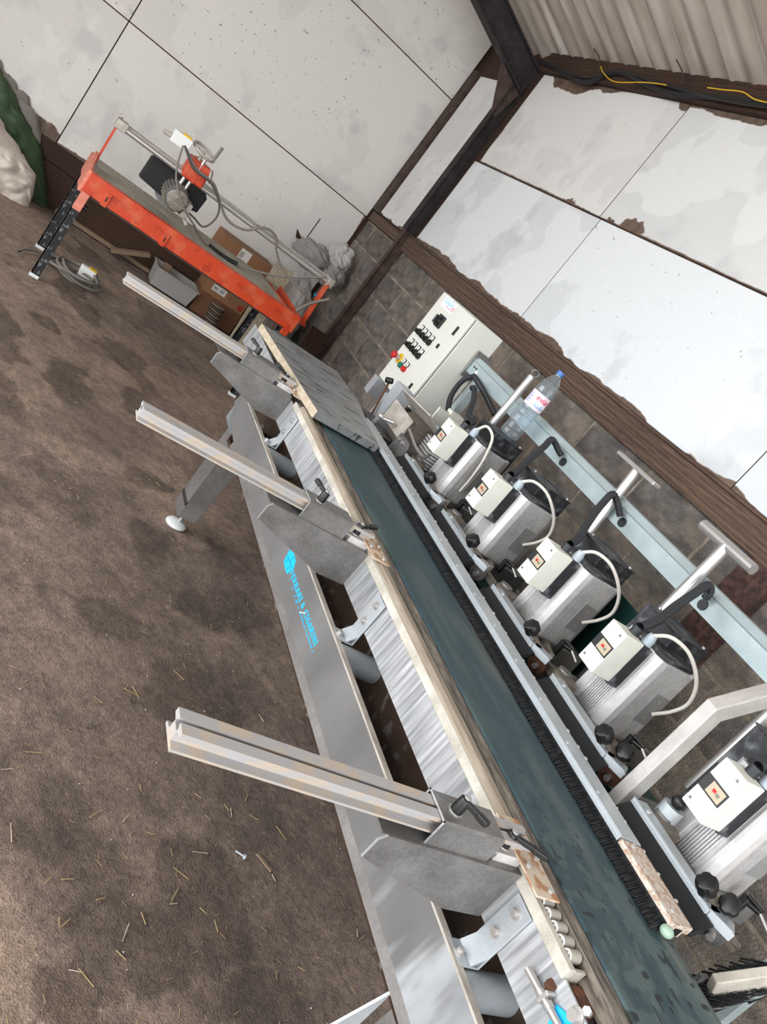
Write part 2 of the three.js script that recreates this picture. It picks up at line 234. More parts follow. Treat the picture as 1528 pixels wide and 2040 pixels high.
// back wall
{
  const w = room('wall_back', 'whitewashed boarded back wall');
  mesh('boarding', box(-3.4, 2.9, 0, 5.2, ZB - 0.14, ZB), M.woodDark, w);
  const rows = [[0.44, 1.496], [1.504, 2.686], [2.694, 3.9], [3.908, 5.0]], cols = [[-2.1, 0.306], [0.314, 2.66]];
  rows.forEach(([y0, y1], r) => cols.forEach(([x0, x1], c) => sheet(w, 'z', x0, x1, y0, y1, ZB, { cream: 1, chips: r === 1 || r === 2 ? 1 : 0.5, sd: 3 + r * 5 + c * 11, thin: 0.3, ragged: r === 0 ? { b: 0.07, ...(c === 0 ? { spots: [[2.36, 0.03, 0.06]] } : { r: 0.03 }) } : {} })));
  // an old board nailed low, and the slit left beside the corner
  mesh('slit', box(2.33, 2.338, 1.02, 1.24, ZB + 0.012, ZB + 0.0165), M.ironBlack, w);
  const bb = room('baseboard_back', 'dark brown timber sill at the foot of the back wall');
  mesh('sill_timber', box(-3.4, 2.68, -0.02, 0.30, ZB, ZB + 0.035, 0.004), M.woodDark, bb);
  mesh('sill_timber', box(-3.4, 2.68, 0.305, 0.452, ZB, ZB + 0.024, 0.004), M.woodDark, bb);
}
// right wall: blockwork to shoulder height, timber rail, painted sheets above, eave timber
{
  const w = room('wall_right', 'blockwork wall with whitewashed sheets above');
  mesh('core', box(XR + 0.0045, XR + 0.22, -0.1, 3.4, ZB - 0.14, 3.2), M.mortar, w);
  const variants = [];
  for (let k = 0; k < 6; k++) {
    const c = [[110, 104, 98], [101, 95, 90], [117, 109, 101], [97, 91, 87], [113, 105, 96], [106, 101, 97]][k];
    variants.push(std(0xffffff, 0.95, 0, { map: tex(256, 256, (u, v) => { const s = fbm(u * 6 + k * 3, v * 6, 5, 6), g = vn(u * 128, v * 128 + k, 128), st = ss(0.6, 0.75, fbm(u * 3 + k * 9, v * 3, 4, 3)); const l = 1 + 0.7 * (s - 0.5) + 0.3 * (g - 0.5); return mix3([c[0] * l, c[1] * l, c[2] * l], [150, 132, 112], st * 0.35); }, { size: [0.5, 0.25] }), bumpMap: grey(256, 256, (u, v) => 0.5 * fbm(u * 16, v * 16, 4, 16) + 0.5 * vn(u * 128, v * 128, 128), [0.5, 0.25]), bumpScale: 0.006 }));
  }
  const gs = [0.475, 0.466, 0.24].map((l) => { const g = new RoundedBoxGeometry(0.2, 0.195, l, 1, 0.005); return uvBox(g); });
  for (let r = 0; r < 7; r++) {
    const y = 0.015 + 0.21 * r + 0.105; let z = ZB + 0.02 + (r % 2 ? 0 : 0.245), n = 0;
    if (r % 2 === 0) { const b = mesh('block', gs[2], variants[(r * 5 + 1) % 6], w); b.position.set(XR + 0.1 + rnd(-0.002, 0.004), y, ZB + 0.118); }
    for (; z < 0.4; z += 0.488, n++) { const b = mesh('block', gs[n % 2], variants[Math.floor(rnd(6))], w); b.position.set(XR + 0.1 + rnd(-0.003, 0.004), y, z + 0.24); }
  }
  const low = { ragged: { b: 0.03 }, sd: 5, chips: 0.35, thin: 0.5 };
  sheet(w, 'x', -7.20, -6.40, 1.60, 2.96, XR, { cream: 0.5, chips: 0.9, sd: 31, ragged: { b: 0.05 } }, 0.006);
  sheet(w, 'x', -6.24, -4.325, 1.617, 2.332, XR, { ...low, cream: 0.15, sd: 8, ragged: { b: 0.03 } }, 0.006);
  sheet(w, 'x', -4.316, -2.30, 1.617, 2.332, XR, { ...low, cream: 0, sd: 19, ragged: { b: 0.035 } }, 0.006);
  sheet(w, 'x', -2.294, -0.3, 1.617, 2.332, XR, { ...low, cream: 0, sd: 27 }, 0.006);
  sheet(w, 'x', -0.294, 3, 1.617, 2.332, XR, { ...low, cream: 0, sd: 29 }, 0.006);
  sheet(w, 'x', -6.18, -4.353, 2.340, 3.08, XR, { cream: 0.7, chips: 0.1, sd: 41, thin: 0.3, ragged: { t: 0.05, b: 0.003, l: 0.02, spots: [[1.45, 0.0, 0.06]] } }, 0.006);
  sheet(w, 'x', -4.343, -2.3, 2.340, 3.08, XR, { cream: 0.4, chips: 0.2, sd: 47, thin: 0.45, ragged: { t: 0.05, b: 0.003, spots: [[0.32, 0.02, 0.11], [0.12, 0.0, 0.06]] } }, 0.006);
  sheet(w, 'x', -2.293, 3, 2.340, 3.08, XR, { cream: 0.2, chips: 0.2, sd: 53 }, 0.006);
  // bare board strip between timber rail and paint
  mesh('backing_board', box(XR - 0.0005, XR + 0.012, 1.49, 3.30, ZB, 3.1), M.woodDark, w);
  const t1 = room('trim_1', 'rough brown timber rail on top of the blockwork');
  mesh('timber', box(XR - 0.045, XR, 1.478, 1.598, -6.30, 3.0, 0.006), M.wood, t1);
  mesh('timber', box(XR - 0.03, XR, 1.50, 1.580, -7.30, -6.42, 0.005), M.wood, t1);
  mesh('ledge', box(XR - 0.022, XR, 1.600, 1.6155, -6.30, 3.0, 0.004), M.wood, t1);
  const t2 = room('trim_2', 'brown eave timber under the roof sheets');
  mesh('timber', box(XR - 0.05, XR + 0.1, 3.082, 3.225, -6.22, 3.0, 0.006), M.woodDark, t2);
}
// steel stanchion and rafter
{
  const I = (d, b, tf, tw) => [[-b / 2, -d / 2], [b / 2, -d / 2], [b / 2, -d / 2 + tf], [tw / 2, -d / 2 + tf], [tw / 2, d / 2 - tf], [b / 2, d / 2 - tf], [b / 2, d / 2], [-b / 2, d / 2], [-b / 2, d / 2 - tf], [-tw / 2, d / 2 - tf], [-tw / 2, -d / 2 + tf], [-b / 2, -d / 2 + tf]];
  const t = room('trim_3', 'dark iron stanchion standing against the blockwork');
  const col = prism(I(0.09, 0.05, 0.010, 0.008).map(([z, x]) => [x, z]), 'y', 0, 1.62); col.translate(2.65, 0, -6.33); mesh('stanchion', col, M.ironBrown, t);
  const col2 = prism(I(0.10, 0.075, 0.010, 0.008).map(([z, x]) => [x, z]), 'y', 1.62, 3.0); col2.translate(2.645, 0, -6.33); mesh('stanchion_head', col2, M.ironBlack, t);
  const s2 = room('trim_5', 'rust brown iron stanchion behind the nearest motors'); mesh('stanchion', box(2.66, 2.71, 0, 3.0, -1.995, -1.83, 0.003), M.rustDark, s2);
  const cornerL = box(2.66, 2.70, 1.59, 2.98, ZB + 0.02, ZB + 0.13); mesh('corner_angle', cornerL, M.ironBrown, t);
  const r = room('trim_4', 'rusty iron rafter rising from the stanchion under the roof');
  const a = 0.287, up = new THREE.Vector3(-1, a, 0).normalize(), L = 6.3;
  const raf = prism(I(0.20, 0.11, 0.012, 0.01).map(([z, y]) => [z, y]), 'x', 0, L); raf.rotateY(Math.PI); raf.rotateZ(-Math.atan(a)); raf.translate(2.70, 2.985, -6.30); mesh('rafter', raf, M.ironBlack, r);
  mesh('haunch_plate', prism([[2.60, 2.66], [2.64, 2.66], [2.70, 2.98], [2.40, 3.02], [2.44, 2.93]], 'z', -6.325, -6.305), M.ironBrown, r);
}
// roof: corrugated sheets laid up the slope
{
  const c = room('ceiling', 'weathered corrugated roof sheets'), pitch = 0.177, n = Math.round(10.6 / pitch * 12), z0 = ZB - 0.1, zs = 10.6 / n, P = [], I = [], U = [];
  const xs = [2.95, 1.4, -0.6, -3.5], yAt = (x) => 3.215 + 0.287 * (XR - x);
  for (let j = 0; j <= n; j++) { const z = z0 + j * zs, h = 0.014 * Math.sin(z / pitch * 2 * Math.PI); for (const x of xs) { P.push(x, yAt(x) + h, z); U.push(z, x); } }
  for (let j = 0; j < n; j++) for (let k = 0; k < 3; k++) { const a = j * 4 + k; I.push(a, a + 1, a + 4, a + 1, a + 5, a + 4); }
  const g = new THREE.BufferGeometry(); g.setAttribute('position', new THREE.Float32BufferAttribute(P, 3)); g.setAttribute('uv', new THREE.Float32BufferAttribute(U, 2)); g.setIndex(I); g.computeVertexNormals();
  const map = tex(1024, 1024, (u, v) => { const s = fbm(u * 30, v * 2, 5, 30), b = fbm(u * 7, v * 4, 5, 4), w = ss(0.52, 0.8, fbm(u * 34 + 3, v * 3, 5, 34)); return mix3(mix3([146, 132, 120], [196, 186, 176], clamp(0.4 + 1.3 * (s - 0.5) + 1.2 * (b - 0.5))), [222, 217, 212], w * 0.6); }, { size: [2.2, 2.2] });
  mesh('corrugated_sheet', g, std(0xffffff, 0.9, 0, { map, side: THREE.DoubleSide }), c);
  mesh('roof_deck', beam([2.95, 3.215 + 0.287 * -0.25 + 0.1, -2.1], [-3.5, 3.215 + 0.287 * 6.2 + 0.1, -2.1], 10.7, 0.06, [0, 1, 0]), M.woodDark, c);
}
// the walls out of view: a wide open doorway on the left, a closed front
{
  const l = room('wall_left', 'pale boarded wall with a wide open doorway'), m = std(0xb9b2aa, 0.9);
  mesh('boarding', box(-3.5, -3.3, -0.1, 5.1, ZB - 0.1, -4.4), m, l); mesh('boarding', box(-3.5, -3.3, -0.1, 5.1, 2.2, 3.25), m, l); mesh('lintel', box(-3.5, -3.3, 3.5, 5.1, -4.4, 2.2), m, l);
  const f = room('wall_front', 'pale boarded front wall with an open door'); mesh('boarding', box(-3.5, -2.0, -0.1, 5.1, 3.1, 3.25), m, f); mesh('boarding', box(1.9, 2.95, -0.1, 5.1, 3.1, 3.25), m, f); mesh('lintel', box(-2.0, 1.9, 3.2, 5.1, 3.1, 3.25), m, f);
}
// ---------------------------------------------------------------- edge polishing machine: frame, trough, conveyor, brush rail
const font = await new FontLoader().loadAsync('fonts/droid/droid_sans_bold.typeface.json');
// flat lettering on a face that looks towards -x: reads along +z, tops up
function lettering(str, size, z, y, x, width, mat, parent, name = 'lettering') {
  const g = new TextGeometry(str, { font, size, depth: 0.0006, curveSegments: 3, bevelEnabled: false }); g.computeBoundingBox(); const b = g.boundingBox;
  g.translate(-b.min.x, 0, 0); g.scale(width / (b.max.x - b.min.x), 1, 1); g.rotateY(-Math.PI / 2); g.translate(x, y, z); return mesh(name, g, mat, parent);
}
const lobed = (r, h, lobes = 5, dip = 0.13) => { const pts = []; for (let i = 0; i < 60; i++) { const a = i / 60 * 2 * Math.PI, q = r * (1 - dip * (0.5 + 0.5 * Math.cos(a * lobes)) ** 3); pts.push(new THREE.Vector2(q * Math.cos(a), q * Math.sin(a))); }
  const g = new THREE.ExtrudeGeometry(new THREE.Shape(pts), { depth: h * 0.4, bevelEnabled: true, bevelThickness: h * 0.3, bevelSize: r * 0.16, bevelOffset: -r * 0.16, bevelSegments: 4 }); g.translate(0, 0, h * 0.3); return toCreasedNormals(g, 0.7); };
// a knob with its stalk: face points along dir
function aim(g, at, dir) { g.applyQuaternion(new THREE.Quaternion().setFromUnitVectors(new THREE.Vector3(0, 0, 1), V(dir).normalize())); g.translate(...at); return g; }
const hexNut = (at, dir, r = 0.0068, h = 0.007) => aim(new THREE.CylinderGeometry(r, r, h, 6).rotateX(Math.PI / 2).toNonIndexed(), at, dir);
const washer = (at, dir, r = 0.0105, h = 0.002) => aim(new THREE.CylinderGeometry(r, r, h, 18).rotateX(Math.PI / 2), at, dir);
function bristles(parent, x0, y0, z0, z1, n, lean, len, mat = M.bristle) { // a comb of stiff hairs hanging from a holder
  const g = new THREE.ConeGeometry(0.0016, 1, 4, 1, true); g.translate(0, -0.5, 0); const im = new THREE.InstancedMesh(g, mat, n), m = new THREE.Matrix4(), q = new THREE.Quaternion(), e = new THREE.Euler();
  for (let i = 0; i < n; i++) { e.set(rnd(-0.12, 0.12), 0, -lean + rnd(-0.16, 0.16)); q.setFromEuler(e); m.compose(new THREE.Vector3(x0 + rnd(-0.004, 0.004), y0, z0 + (z1 - z0) * (i + rnd()) / n), q, new THREE.Vector3(1.5, len * rnd(0.88, 1.06), 1.5)); im.setMatrixAt(i, m); }
  im.name = 'bristles'; im.userData.kind = 'stuff'; parent.add(im); return im;
}
M.rollerGrey = std(0xa09a90, 0.6); M.plateRust = std(0xffffff, 0.75, 0, { map: tex(256, 256, (u, v) => { const s = fbm(u * 7, v * 7, 5, 7); return mix3([200, 184, 164], [168, 122, 88], ss(0.45, 0.7, s)); }, { size: [0.15, 0.15] }) });
const machine = thing('polishing_machine', 'long galvanised stone edge polishing machine with green conveyor belt and water trough', 'machine');
{
  const m = machine, zf = -2.85, zn = -0.12;
  // trough: front sheet with folded lip and top flange
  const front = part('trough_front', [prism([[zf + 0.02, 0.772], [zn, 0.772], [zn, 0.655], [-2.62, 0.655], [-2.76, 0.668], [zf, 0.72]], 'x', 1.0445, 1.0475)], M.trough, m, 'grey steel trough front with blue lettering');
  part('lip', prism([[1.0445, 0.656], [1.0475, 0.656], [1.0445, 0.635], [1.0415, 0.635]], 'z', -2.62, zn), M.steel, front);
  part('top_flange', prism([[1.0445, 0.7765], [1.060, 0.7765], [1.060, 0.774], [1.0475, 0.772], [1.0445, 0.772]], 'z', zf + 0.02, zn), M.dusty, front);
  lettering('FERRARI', 0.0165, -1.752, 0.7085, 1.0445, 0.128, M.cyan, front);
  lettering('&', 0.015, -1.612, 0.710, 1.0445, 0.018, M.cyan, front);
  lettering('CIGARINI', 0.0165, -1.580, 0.7095, 1.0445, 0.128, M.cyan, front);
  // emblem: blue slanted block split by a thin line
  const em = [[-1.832, 0.735], [-1.800, 0.745], [-1.768, 0.742], [-1.752, 0.728], [-1.757, 0.712], [-1.760, 0.700], [-1.776, 0.699], [-1.800, 0.700], [-1.818, 0.704]];
  part('emblem', prism(em, 'x', 1.0438, 1.0445), M.cyan, front, 'blue emblem');
  part('emblem_line', [beam([1.0436, 0.7225, -1.823], [1.0436, 0.7225, -1.760], 0.0008, 0.0012), beam([1.0436, 0.7225, -1.790], [1.0436, 0.741, -1.787], 0.0008, 0.0012), beam([1.0436, 0.706, -1.774], [1.0436, 0.7225, -1.772], 0.0008, 0.0012), beam([1.0436, 0.704, -1.808], [1.0436, 0.7225, -1.806], 0.0008, 0.0012)], M.cyanDark, front);
  // second, worn line of the print: only flecks of ink are left
  { const l = []; for (let i = 0; i < 64; i++) { const z = -1.735 + i * 0.0046; if (rnd() < (z < -1.60 ? 0.45 : 0.92)) l.push(box(1.0439, 1.0445, 0.6985 + rnd(0, 0.001), 0.7015 + rnd(0, 0.003), z, z + rnd(0.002, 0.0036))); } part('worn_print', l, M.cyan, front, 'worn second line of blue print').userData.kind = 'stuff'; }
  part('scratch', prism([[-1.597, 0.701], [-1.594, 0.700], [-1.570, 0.717], [-1.572, 0.718]], 'x', 1.0438, 1.0445), M.white, front, 'white scratch');
  part('trough_floor', [box(1.075, 1.5, 0.600, 0.615, zf + 0.1, zn), box(1.49, 1.5, 0.6, 0.80, zf + 0.1, zn), box(1.075, 1.5, 0.6, 0.70, zf + 0.09, zf + 0.1)], M.wet, m, 'dark wet trough bottom');
  // far bevelled end sheet
  part('trough_end', prism([[1.046, 0.772], [1.10, 0.772], [1.10, 0.60], [1.046, 0.655]], 'z', zf + 0.02, zf + 0.024), M.galv, m);
  // conveyor frame
  const fp = part('frame_panel', [box(1.1, 1.104, 0.817, 0.908, -3.35, -0.2)], M.drip, m, 'galvanised frame side with drip streaks');
  part('inner_body', box(1.19, 1.42, 0.66, 0.905, -3.3, -0.25), M.wet, m);
  part('body', [box(1.78, 2.02, 0.42, 0.86, -3.35, -0.98)], M.teal, m, 'dark green body behind the motors');
  part('back_shield', box(2.066, 2.074, 0.5, 1.14, -2.10, -1.64), M.teal, m, 'dark green shield plate'); part('cross_deck', [box(1.42, 1.80, 0.66, 0.78, -3.3, -0.70)], M.steelDark, m);
  const wb = part('roller_rail', [box(1.096, 1.111, 0.903, 0.924, -2.52, -0.538, 0.002), box(1.111, 1.14, 0.893, 0.900, -2.52, -0.538)], M.whiteBar, m, 'white roller rail caked in stone dust');
  part('rail_end', [box(1.111, 1.138, 0.898, 0.922, -0.545, -0.538, 0.002)], M.dusty, wb);
  part('pad', prism([[1.096, 0.9245], [1.126, 0.9245], [1.126, 0.932], [1.120, 0.938], [1.104, 0.938], [1.096, 0.931]], 'z', -2.46, -0.672), M.beige, wb, 'beige pad strip');
  part('green_edge', box(1.1262, 1.1285, 0.927, 0.934, -2.46, -0.66), M.green, wb, 'thin green edge');
  for (let i = 0; i < 7; i++) { const z = -0.566 - i * 0.0222, r = part('roller', join([bar([1.1135, 0.919, z], [1.1375, 0.919, z], 0.0104, 0.0104, 20)]), M.rollerGrey, wb, i ? undefined : 'grey plastic roller'); part('spokes', [new THREE.TorusGeometry(0.0088, 0.0014, 6, 18).rotateY(Math.PI / 2).translate(1.113, 0.919, z), beam([1.113, 0.911, z], [1.113, 0.927, z], 0.0015, 0.0015, [0, 0, 1]), beam([1.113, 0.919, z - 0.008], [1.113, 0.919, z + 0.008], 0.0015, 0.0015)], M.white, r); }
  part('side_strip', [box(1.141, 1.178, 0.900, 0.9285, -2.9, -0.2), box(1.141, 1.150, 0.9285, 0.932, -0.70, -0.2)], M.grime, m, 'grimy strip beside the belt');
  { const g = box(1.181, 1.447, 0.880, 0.934, -3.35, -0.3, 0.006), p = g.attributes.position, uv = g.attributes.uv; for (let i = 0; i < p.count; i++) uv.setXY(i, clamp((p.getX(i) - 1.181) / 0.266), clamp((p.getZ(i) + 3.3) / 3)); part('conveyor_belt', g, M.belt, m, 'dark green woven conveyor belt with dust and oil drops'); }
  // straps between trough and frame, with bolts, and the round cross tubes under them
  for (const z of [-0.655, -1.437, -2.44]) {
    const s = part('strap', [box(1.052, 1.099, 0.773, 0.777, z - 0.024, z + 0.024, 0.0015), box(1.0945, 1.0985, 0.775, 0.902, z - 0.024, z + 0.024, 0.0015), beam([1.078, 0.7765, z], [1.0965, 0.800, z], 0.046, 0.004)], M.galv, m);
    for (const y of [0.835, 0.882]) part('bolt', [washer([1.0937, y, z], [-1, 0, 0]), hexNut([1.089, y, z], [-1, 0, 0])], M.stainless, s);
    part('bolt', [washer([1.063, 0.778, z], [0, 1, 0], 0.010), hexNut([1.063, 0.782, z], [0, 1, 0], 0.0068)], M.stainless, s);
    part('cross_tube', bar([1.05, 0.742, z + 0.035], [1.5, 0.742, z + 0.035], 0.03, 0.03, 24), M.galv, m);
  }
  // brush rail over the far edge of the belt
  const rail = part('brush_rail', [box(1.412, 1.462, 0.952, 0.967, -2.72, -0.815, 0.002), box(1.414, 1.42, 0.967, 0.9705, -2.72, -0.815), box(1.462, 1.487, 0.952, 0.964, -2.72, -0.815, 0.002)], M.galv, m, 'galvanised brush rail with caked dust');
  const railN = part('brush_rail', [box(1.412, 1.456, 0.940, 0.967, -0.812, -0.635, 0.003), box(1.456, 1.484, 0.946, 0.964, -0.812, -0.64, 0.003)], M.rustPaint, m, 'rusty near end of the brush rail');
  part('tube_mouth', box(1.424, 1.446, 0.944, 0.960, -0.6352, -0.634), M.black, railN);
  part('stopper', new THREE.SphereGeometry(0.013, 14, 10).scale(1, 0.8, 1).translate(1.408, 0.950, -0.633), std(0x9fb7a4, 0.4), railN, 'pale green rubber stopper');
  for (let z = -2.66; z < -0.66; z += 0.133) part('rivet', [washer([1.437, 0.9675, z], [0, 1, 0], 0.0046, 0.003)], M.aluBright, z < -0.82 ? rail : railN);
  { const l = []; for (let z = -2.68; z < -0.66; z += rnd(0.03, 0.07)) l.push(new THREE.SphereGeometry(rnd(0.002, 0.005), 7, 5).scale(1, 0.6, 1.3).translate(1.485 + rnd(-0.004, 0.002), 0.964, z)); part('dust_lumps', l, M.dusty, rail, 'dried lumps of stone dust').userData.kind = 'stuff'; }
  part('brush_strip', prism([[1.411, 0.957], [1.422, 0.957], [1.408, 0.9345], [1.392, 0.9365]], 'z', -2.72, -0.645), M.bristle, rail, 'black brush strip');
  bristles(rail, 1.412, 0.957, -2.72, -0.645, 4200, 0.72, 0.030);
  // legs: folded sheet, adjustable round foot
  const leg = (x, z, lean) => {
    const s = (y) => lean * (0.6 - y), L = part('leg', prism([[x - 0.045 + s(0.07), 0.07], [x + 0.045 + s(0.07), 0.07], [x + 0.06, 0.6], [x - 0.06, 0.6]], 'z', z - 0.075, z + 0.05, 0.003), M.steel, m);
    part('tape_mark', prism([[z - 0.0755, 0.13], [z + 0.0505, 0.13], [z + 0.0505, 0.15], [z - 0.0755, 0.15]], 'x', x - 0.0485 + s(0.14), x - 0.0405 + s(0.14)), M.ironBlack, L);
    part('foot', lathe([[0.001, 0], [0.047, 0], [0.049, 0.010], [0.042, 0.019], [0.016, 0.026], [0.001, 0.026]]).rotateZ(0.06).translate(x + s(0) - 0.005, 0.002, z), M.padWhite, L, 'round white foot pad'); part('spindle', bar([x + s(0), 0.02, z], [x + s(0.07), 0.09, z], 0.008), M.stainless, L);
  };
  leg(1.29, -3.16, -0.02); leg(1.14, -0.60, -0.10);
  for (const z of [-3.15, -1.15]) part('leg', box(1.80, 1.90, 0, 0.45, z - 0.05, z + 0.05), M.steel, m);
  part('leg_gusset', prism([[1.044, 0.640], [1.044, 0.42], [0.93, 0.40]], 'z', -0.675, -0.670), M.galv, m);
  // near end: tensioner bolts, rusty block, blue tape
  const tn = part('tensioner', [bar([1.086, 0.866, -0.575], [1.086, 0.876, -0.475], 0.006, 0.006, 10), hexNut([1.086, 0.8725, -0.515], [0, 0.1, 1], 0.009, 0.009), hexNut([1.086, 0.8705, -0.535], [0, 0.1, 1], 0.009, 0.008), box(1.080, 1.10, 0.860, 0.884, -0.533, -0.525, 0.002)], M.stainless, m, 'tensioning screw with rusty lock nut');
  part('lock_nut', hexNut([1.096, 0.884, -0.540], [-0.3, 1, 0], 0.009, 0.009), M.rust, tn);
  part('end_block', box(1.116, 1.142, 0.880, 0.905, -0.533, -0.49, 0.004), M.rust, m, 'rusty end block');
  part('bolt', [hexNut([1.092, 0.900, -0.488], [-1, 0, 0], 0.010, 0.009), washer([1.0975, 0.900, -0.488], [-1, 0, 0], 0.013)], M.stainless, m);
  part('bolt', [hexNut([1.104, 0.915, -0.485], [-1, 0.5, 0], 0.007, 0.008)], M.stainless, m);
  part('blue_tape', prism([[-0.515, 0.880], [-0.49, 0.893], [-0.475, 0.885], [-0.44, 0.90], [-0.40, 0.86], [-0.50, 0.850]], 'x', 1.094, 1.0985), M.cyan, m, 'piece of blue tape');
  // bent square tube between the last two heads
  part('bent_tube', prism([[1.6075, 0.905], [1.6525, 0.905], [1.6525, 1.205], [1.811, 1.3485], [2.05, 1.3675], [2.05, 1.4125], [1.790, 1.391], [1.6075, 1.2247]], 'z', -1.022, -0.988, 0.003), M.tubeGrey, m, 'bent square steel tube');
  part('tube_stay', beam([2.03, 0.8, -1.005], [2.03, 1.38, -1.005], 0.03, 0.03, [1, 0, 0]), M.galv, m);
  part('grey_drum', [bar([1.50, 0.880, -0.985], [1.66, 0.890, -0.995], 0.030, 0.030, 24)], M.galv, m, 'short grey pipe');
}
rebase(machine, 1.3, 0, -1.6);

// support arms in front of the machine: bracket, clamp channel, slotted aluminium rail, clamp levers
function clampLever(parent, at, dirY, len = 0.062) {
  const L = part('clamp_lever', [lathe([[0.0001, 0], [0.0095, 0], [0.0105, 0.004], [0.0095, 0.026], [0.006, 0.029], [0.0001, 0.029]], 18), beam([0, 0.023, 0], [len * 0.62, 0.027, 0], 0.010, 0.009, [0, 1, 0], 0.002), beam([len * 0.55, 0.0265, 0], [len, 0.029, 0], 0.013, 0.011, [0, 1, 0], 0.003)].map((g) => g.rotateY(dirY).translate(...at)), M.black, parent, 'black clamp lever');
  part('screw', new THREE.CylinderGeometry(0.006, 0.006, 0.003, 12).translate(at[0], at[1] + 0.030, at[2]), M.stainless, L); part('washer', washer([at[0], at[1] + 0.0005, at[2]], [0, 1, 0], 0.0125, 0.003), M.stainless, L); return L;
}
function supportArm(z0, label, levers) {
  const a = thing('support_arm', label, 'support arm', [0, 0, 0], 'support arms along the front of the machine');
  const br = part('bracket', [prism([[0.796, 0.872], [0.796, 0.910], [0.806, 0.921], [1.0935, 0.921], [1.0935, 0.817], [1.012, 0.814]], 'z', z0 - 0.003, z0), prism([[0.796, 0.9185], [1.0935, 0.9185], [1.0935, 0.9215], [0.796, 0.9215]], 'z', z0 - 0.085, z0 - 0.002), box(0.796, 0.799, 0.905, 0.921, z0 - 0.085, z0 - 0.082)], M.steelDark, a, 'tapered folded steel bracket');
  part('slot', box(0.826, 0.872, 0.9213, 0.9219, z0 - 0.048, z0 - 0.040), M.black, br);
  part('edge', [prism([[0.7952, 0.872], [0.7952, 0.910], [0.8052, 0.9215], [0.8060, 0.921], [0.7965, 0.909], [0.7965, 0.872]], 'z', z0 - 0.0032, z0 + 0.0002)], M.aluBright, br);
  const t = 0.003, y1 = 0.9685; // clamp channel with open end, rounded folds
  part('clamp_channel', [prism([[z0 - 0.006, 0.9215], [z0 - 0.006, y1 - 0.004], [z0 - 0.010, y1], [z0 - 0.066, y1], [z0 - 0.070, y1 - 0.004], [z0 - 0.070, 0.9215], [z0 - 0.070 + t, 0.9215], [z0 - 0.070 + t, y1 - t - 0.002], [z0 - 0.065, y1 - t], [z0 - 0.011, y1 - t], [z0 - 0.006 - t, y1 - t - 0.002], [z0 - 0.006 - t, 0.9215]].reverse(), 'x', 0.880, 1.012)], M.steelDark, a, 'open clamp channel');
  part('channel_rim', [box(0.8792, 0.8800, 0.9215, y1, z0 - 0.0092, z0 - 0.0058), box(0.8792, 0.8800, y1 - t, y1, z0 - 0.07, z0 - 0.006), box(0.8792, 0.8800, 0.9215, y1, z0 - 0.0702, z0 - 0.067)], M.aluBright, a);
  const zc = z0 - 0.038, s = [[-0.0235, 0], [0.0235, 0], [0.0235, 0.004], [0.010, 0.006], [0.010, 0.020], [0.0225, 0.022], [0.0225, 0.0295], [0.004, 0.0295], [0.004, 0.026], [0.008, 0.024], [0.008, 0.019], [-0.008, 0.019], [-0.008, 0.024], [-0.004, 0.026], [-0.004, 0.0295], [-0.0225, 0.0295], [-0.0225, 0.022], [-0.010, 0.020], [-0.010, 0.006], [-0.0235, 0.004]];
  part('slotted_rail', prism(s.map(([z, y]) => [zc + z, 0.9345 + y]), 'x', 0.447, 1.088), M.railDust, a, 'slotted aluminium rail powdered with dust');
  // the slot filled with dried dust, and end cap on the roller rail
  part('fixing_plate', [box(1.072, 1.128, 0.9385, 0.9425, z0 - 0.10, z0 + 0.055, 0.001)], M.plateRust, a, 'rust stained fixing plate');
  for (const [x, z] of [[1.085, z0 - 0.08], [1.118, z0 - 0.075], [1.086, z0 + 0.0], [1.112, z0 + 0.04], [1.118, z0 - 0.02]]) part('bolt', hexNut([x, 0.945, z], [0, 1, 0], 0.006, 0.005), M.stainless, a);
  clampLever(a, [0.915, y1, z0 - 0.036], levers[0], 0.048); clampLever(a, [1.045, 0.9425, z0 - 0.03], levers[1], 0.066);
  part('spacer', box(1.03, 1.09, 0.9215, 0.9385, z0 - 0.062, z0 - 0.014), M.alu, a);
  return rebase(a, 0.95, 0, z0);
}
supportArm(-0.694, 'nearest grey support arm with rail reaching over the earth floor', [-1.15, -0.55]);
supportArm(-1.601, 'middle support arm beside the blue machine lettering', [2.0, 0.5]);
supportArm(-2.561, 'farthest support arm next to the grey stone slab', [2.2, 2.1]);

// stone slab lying on the outfeed end
{
  const g = prism([[1.115, -2.382], [1.044, -3.107], [1.440, -3.155], [1.466, -2.90], [1.400, -2.42]], 'y', 0.942, 0.970, 0.002);
  const s = thing('stone_slab', 'grey veined stone slab lying across the far end of the belt', 'slab'); part('slab_body', g, M.slab, s);
  part('raw_edge', prism([[1.1135, -2.378], [1.0415, -3.107], [1.0445, -3.1075], [1.1165, -2.3785]], 'y', 0.9415, 0.9702), M.slabEdge, s, 'rough beige sawn edge'); rebase(s, 1.25, 0.942, -2.77);
}
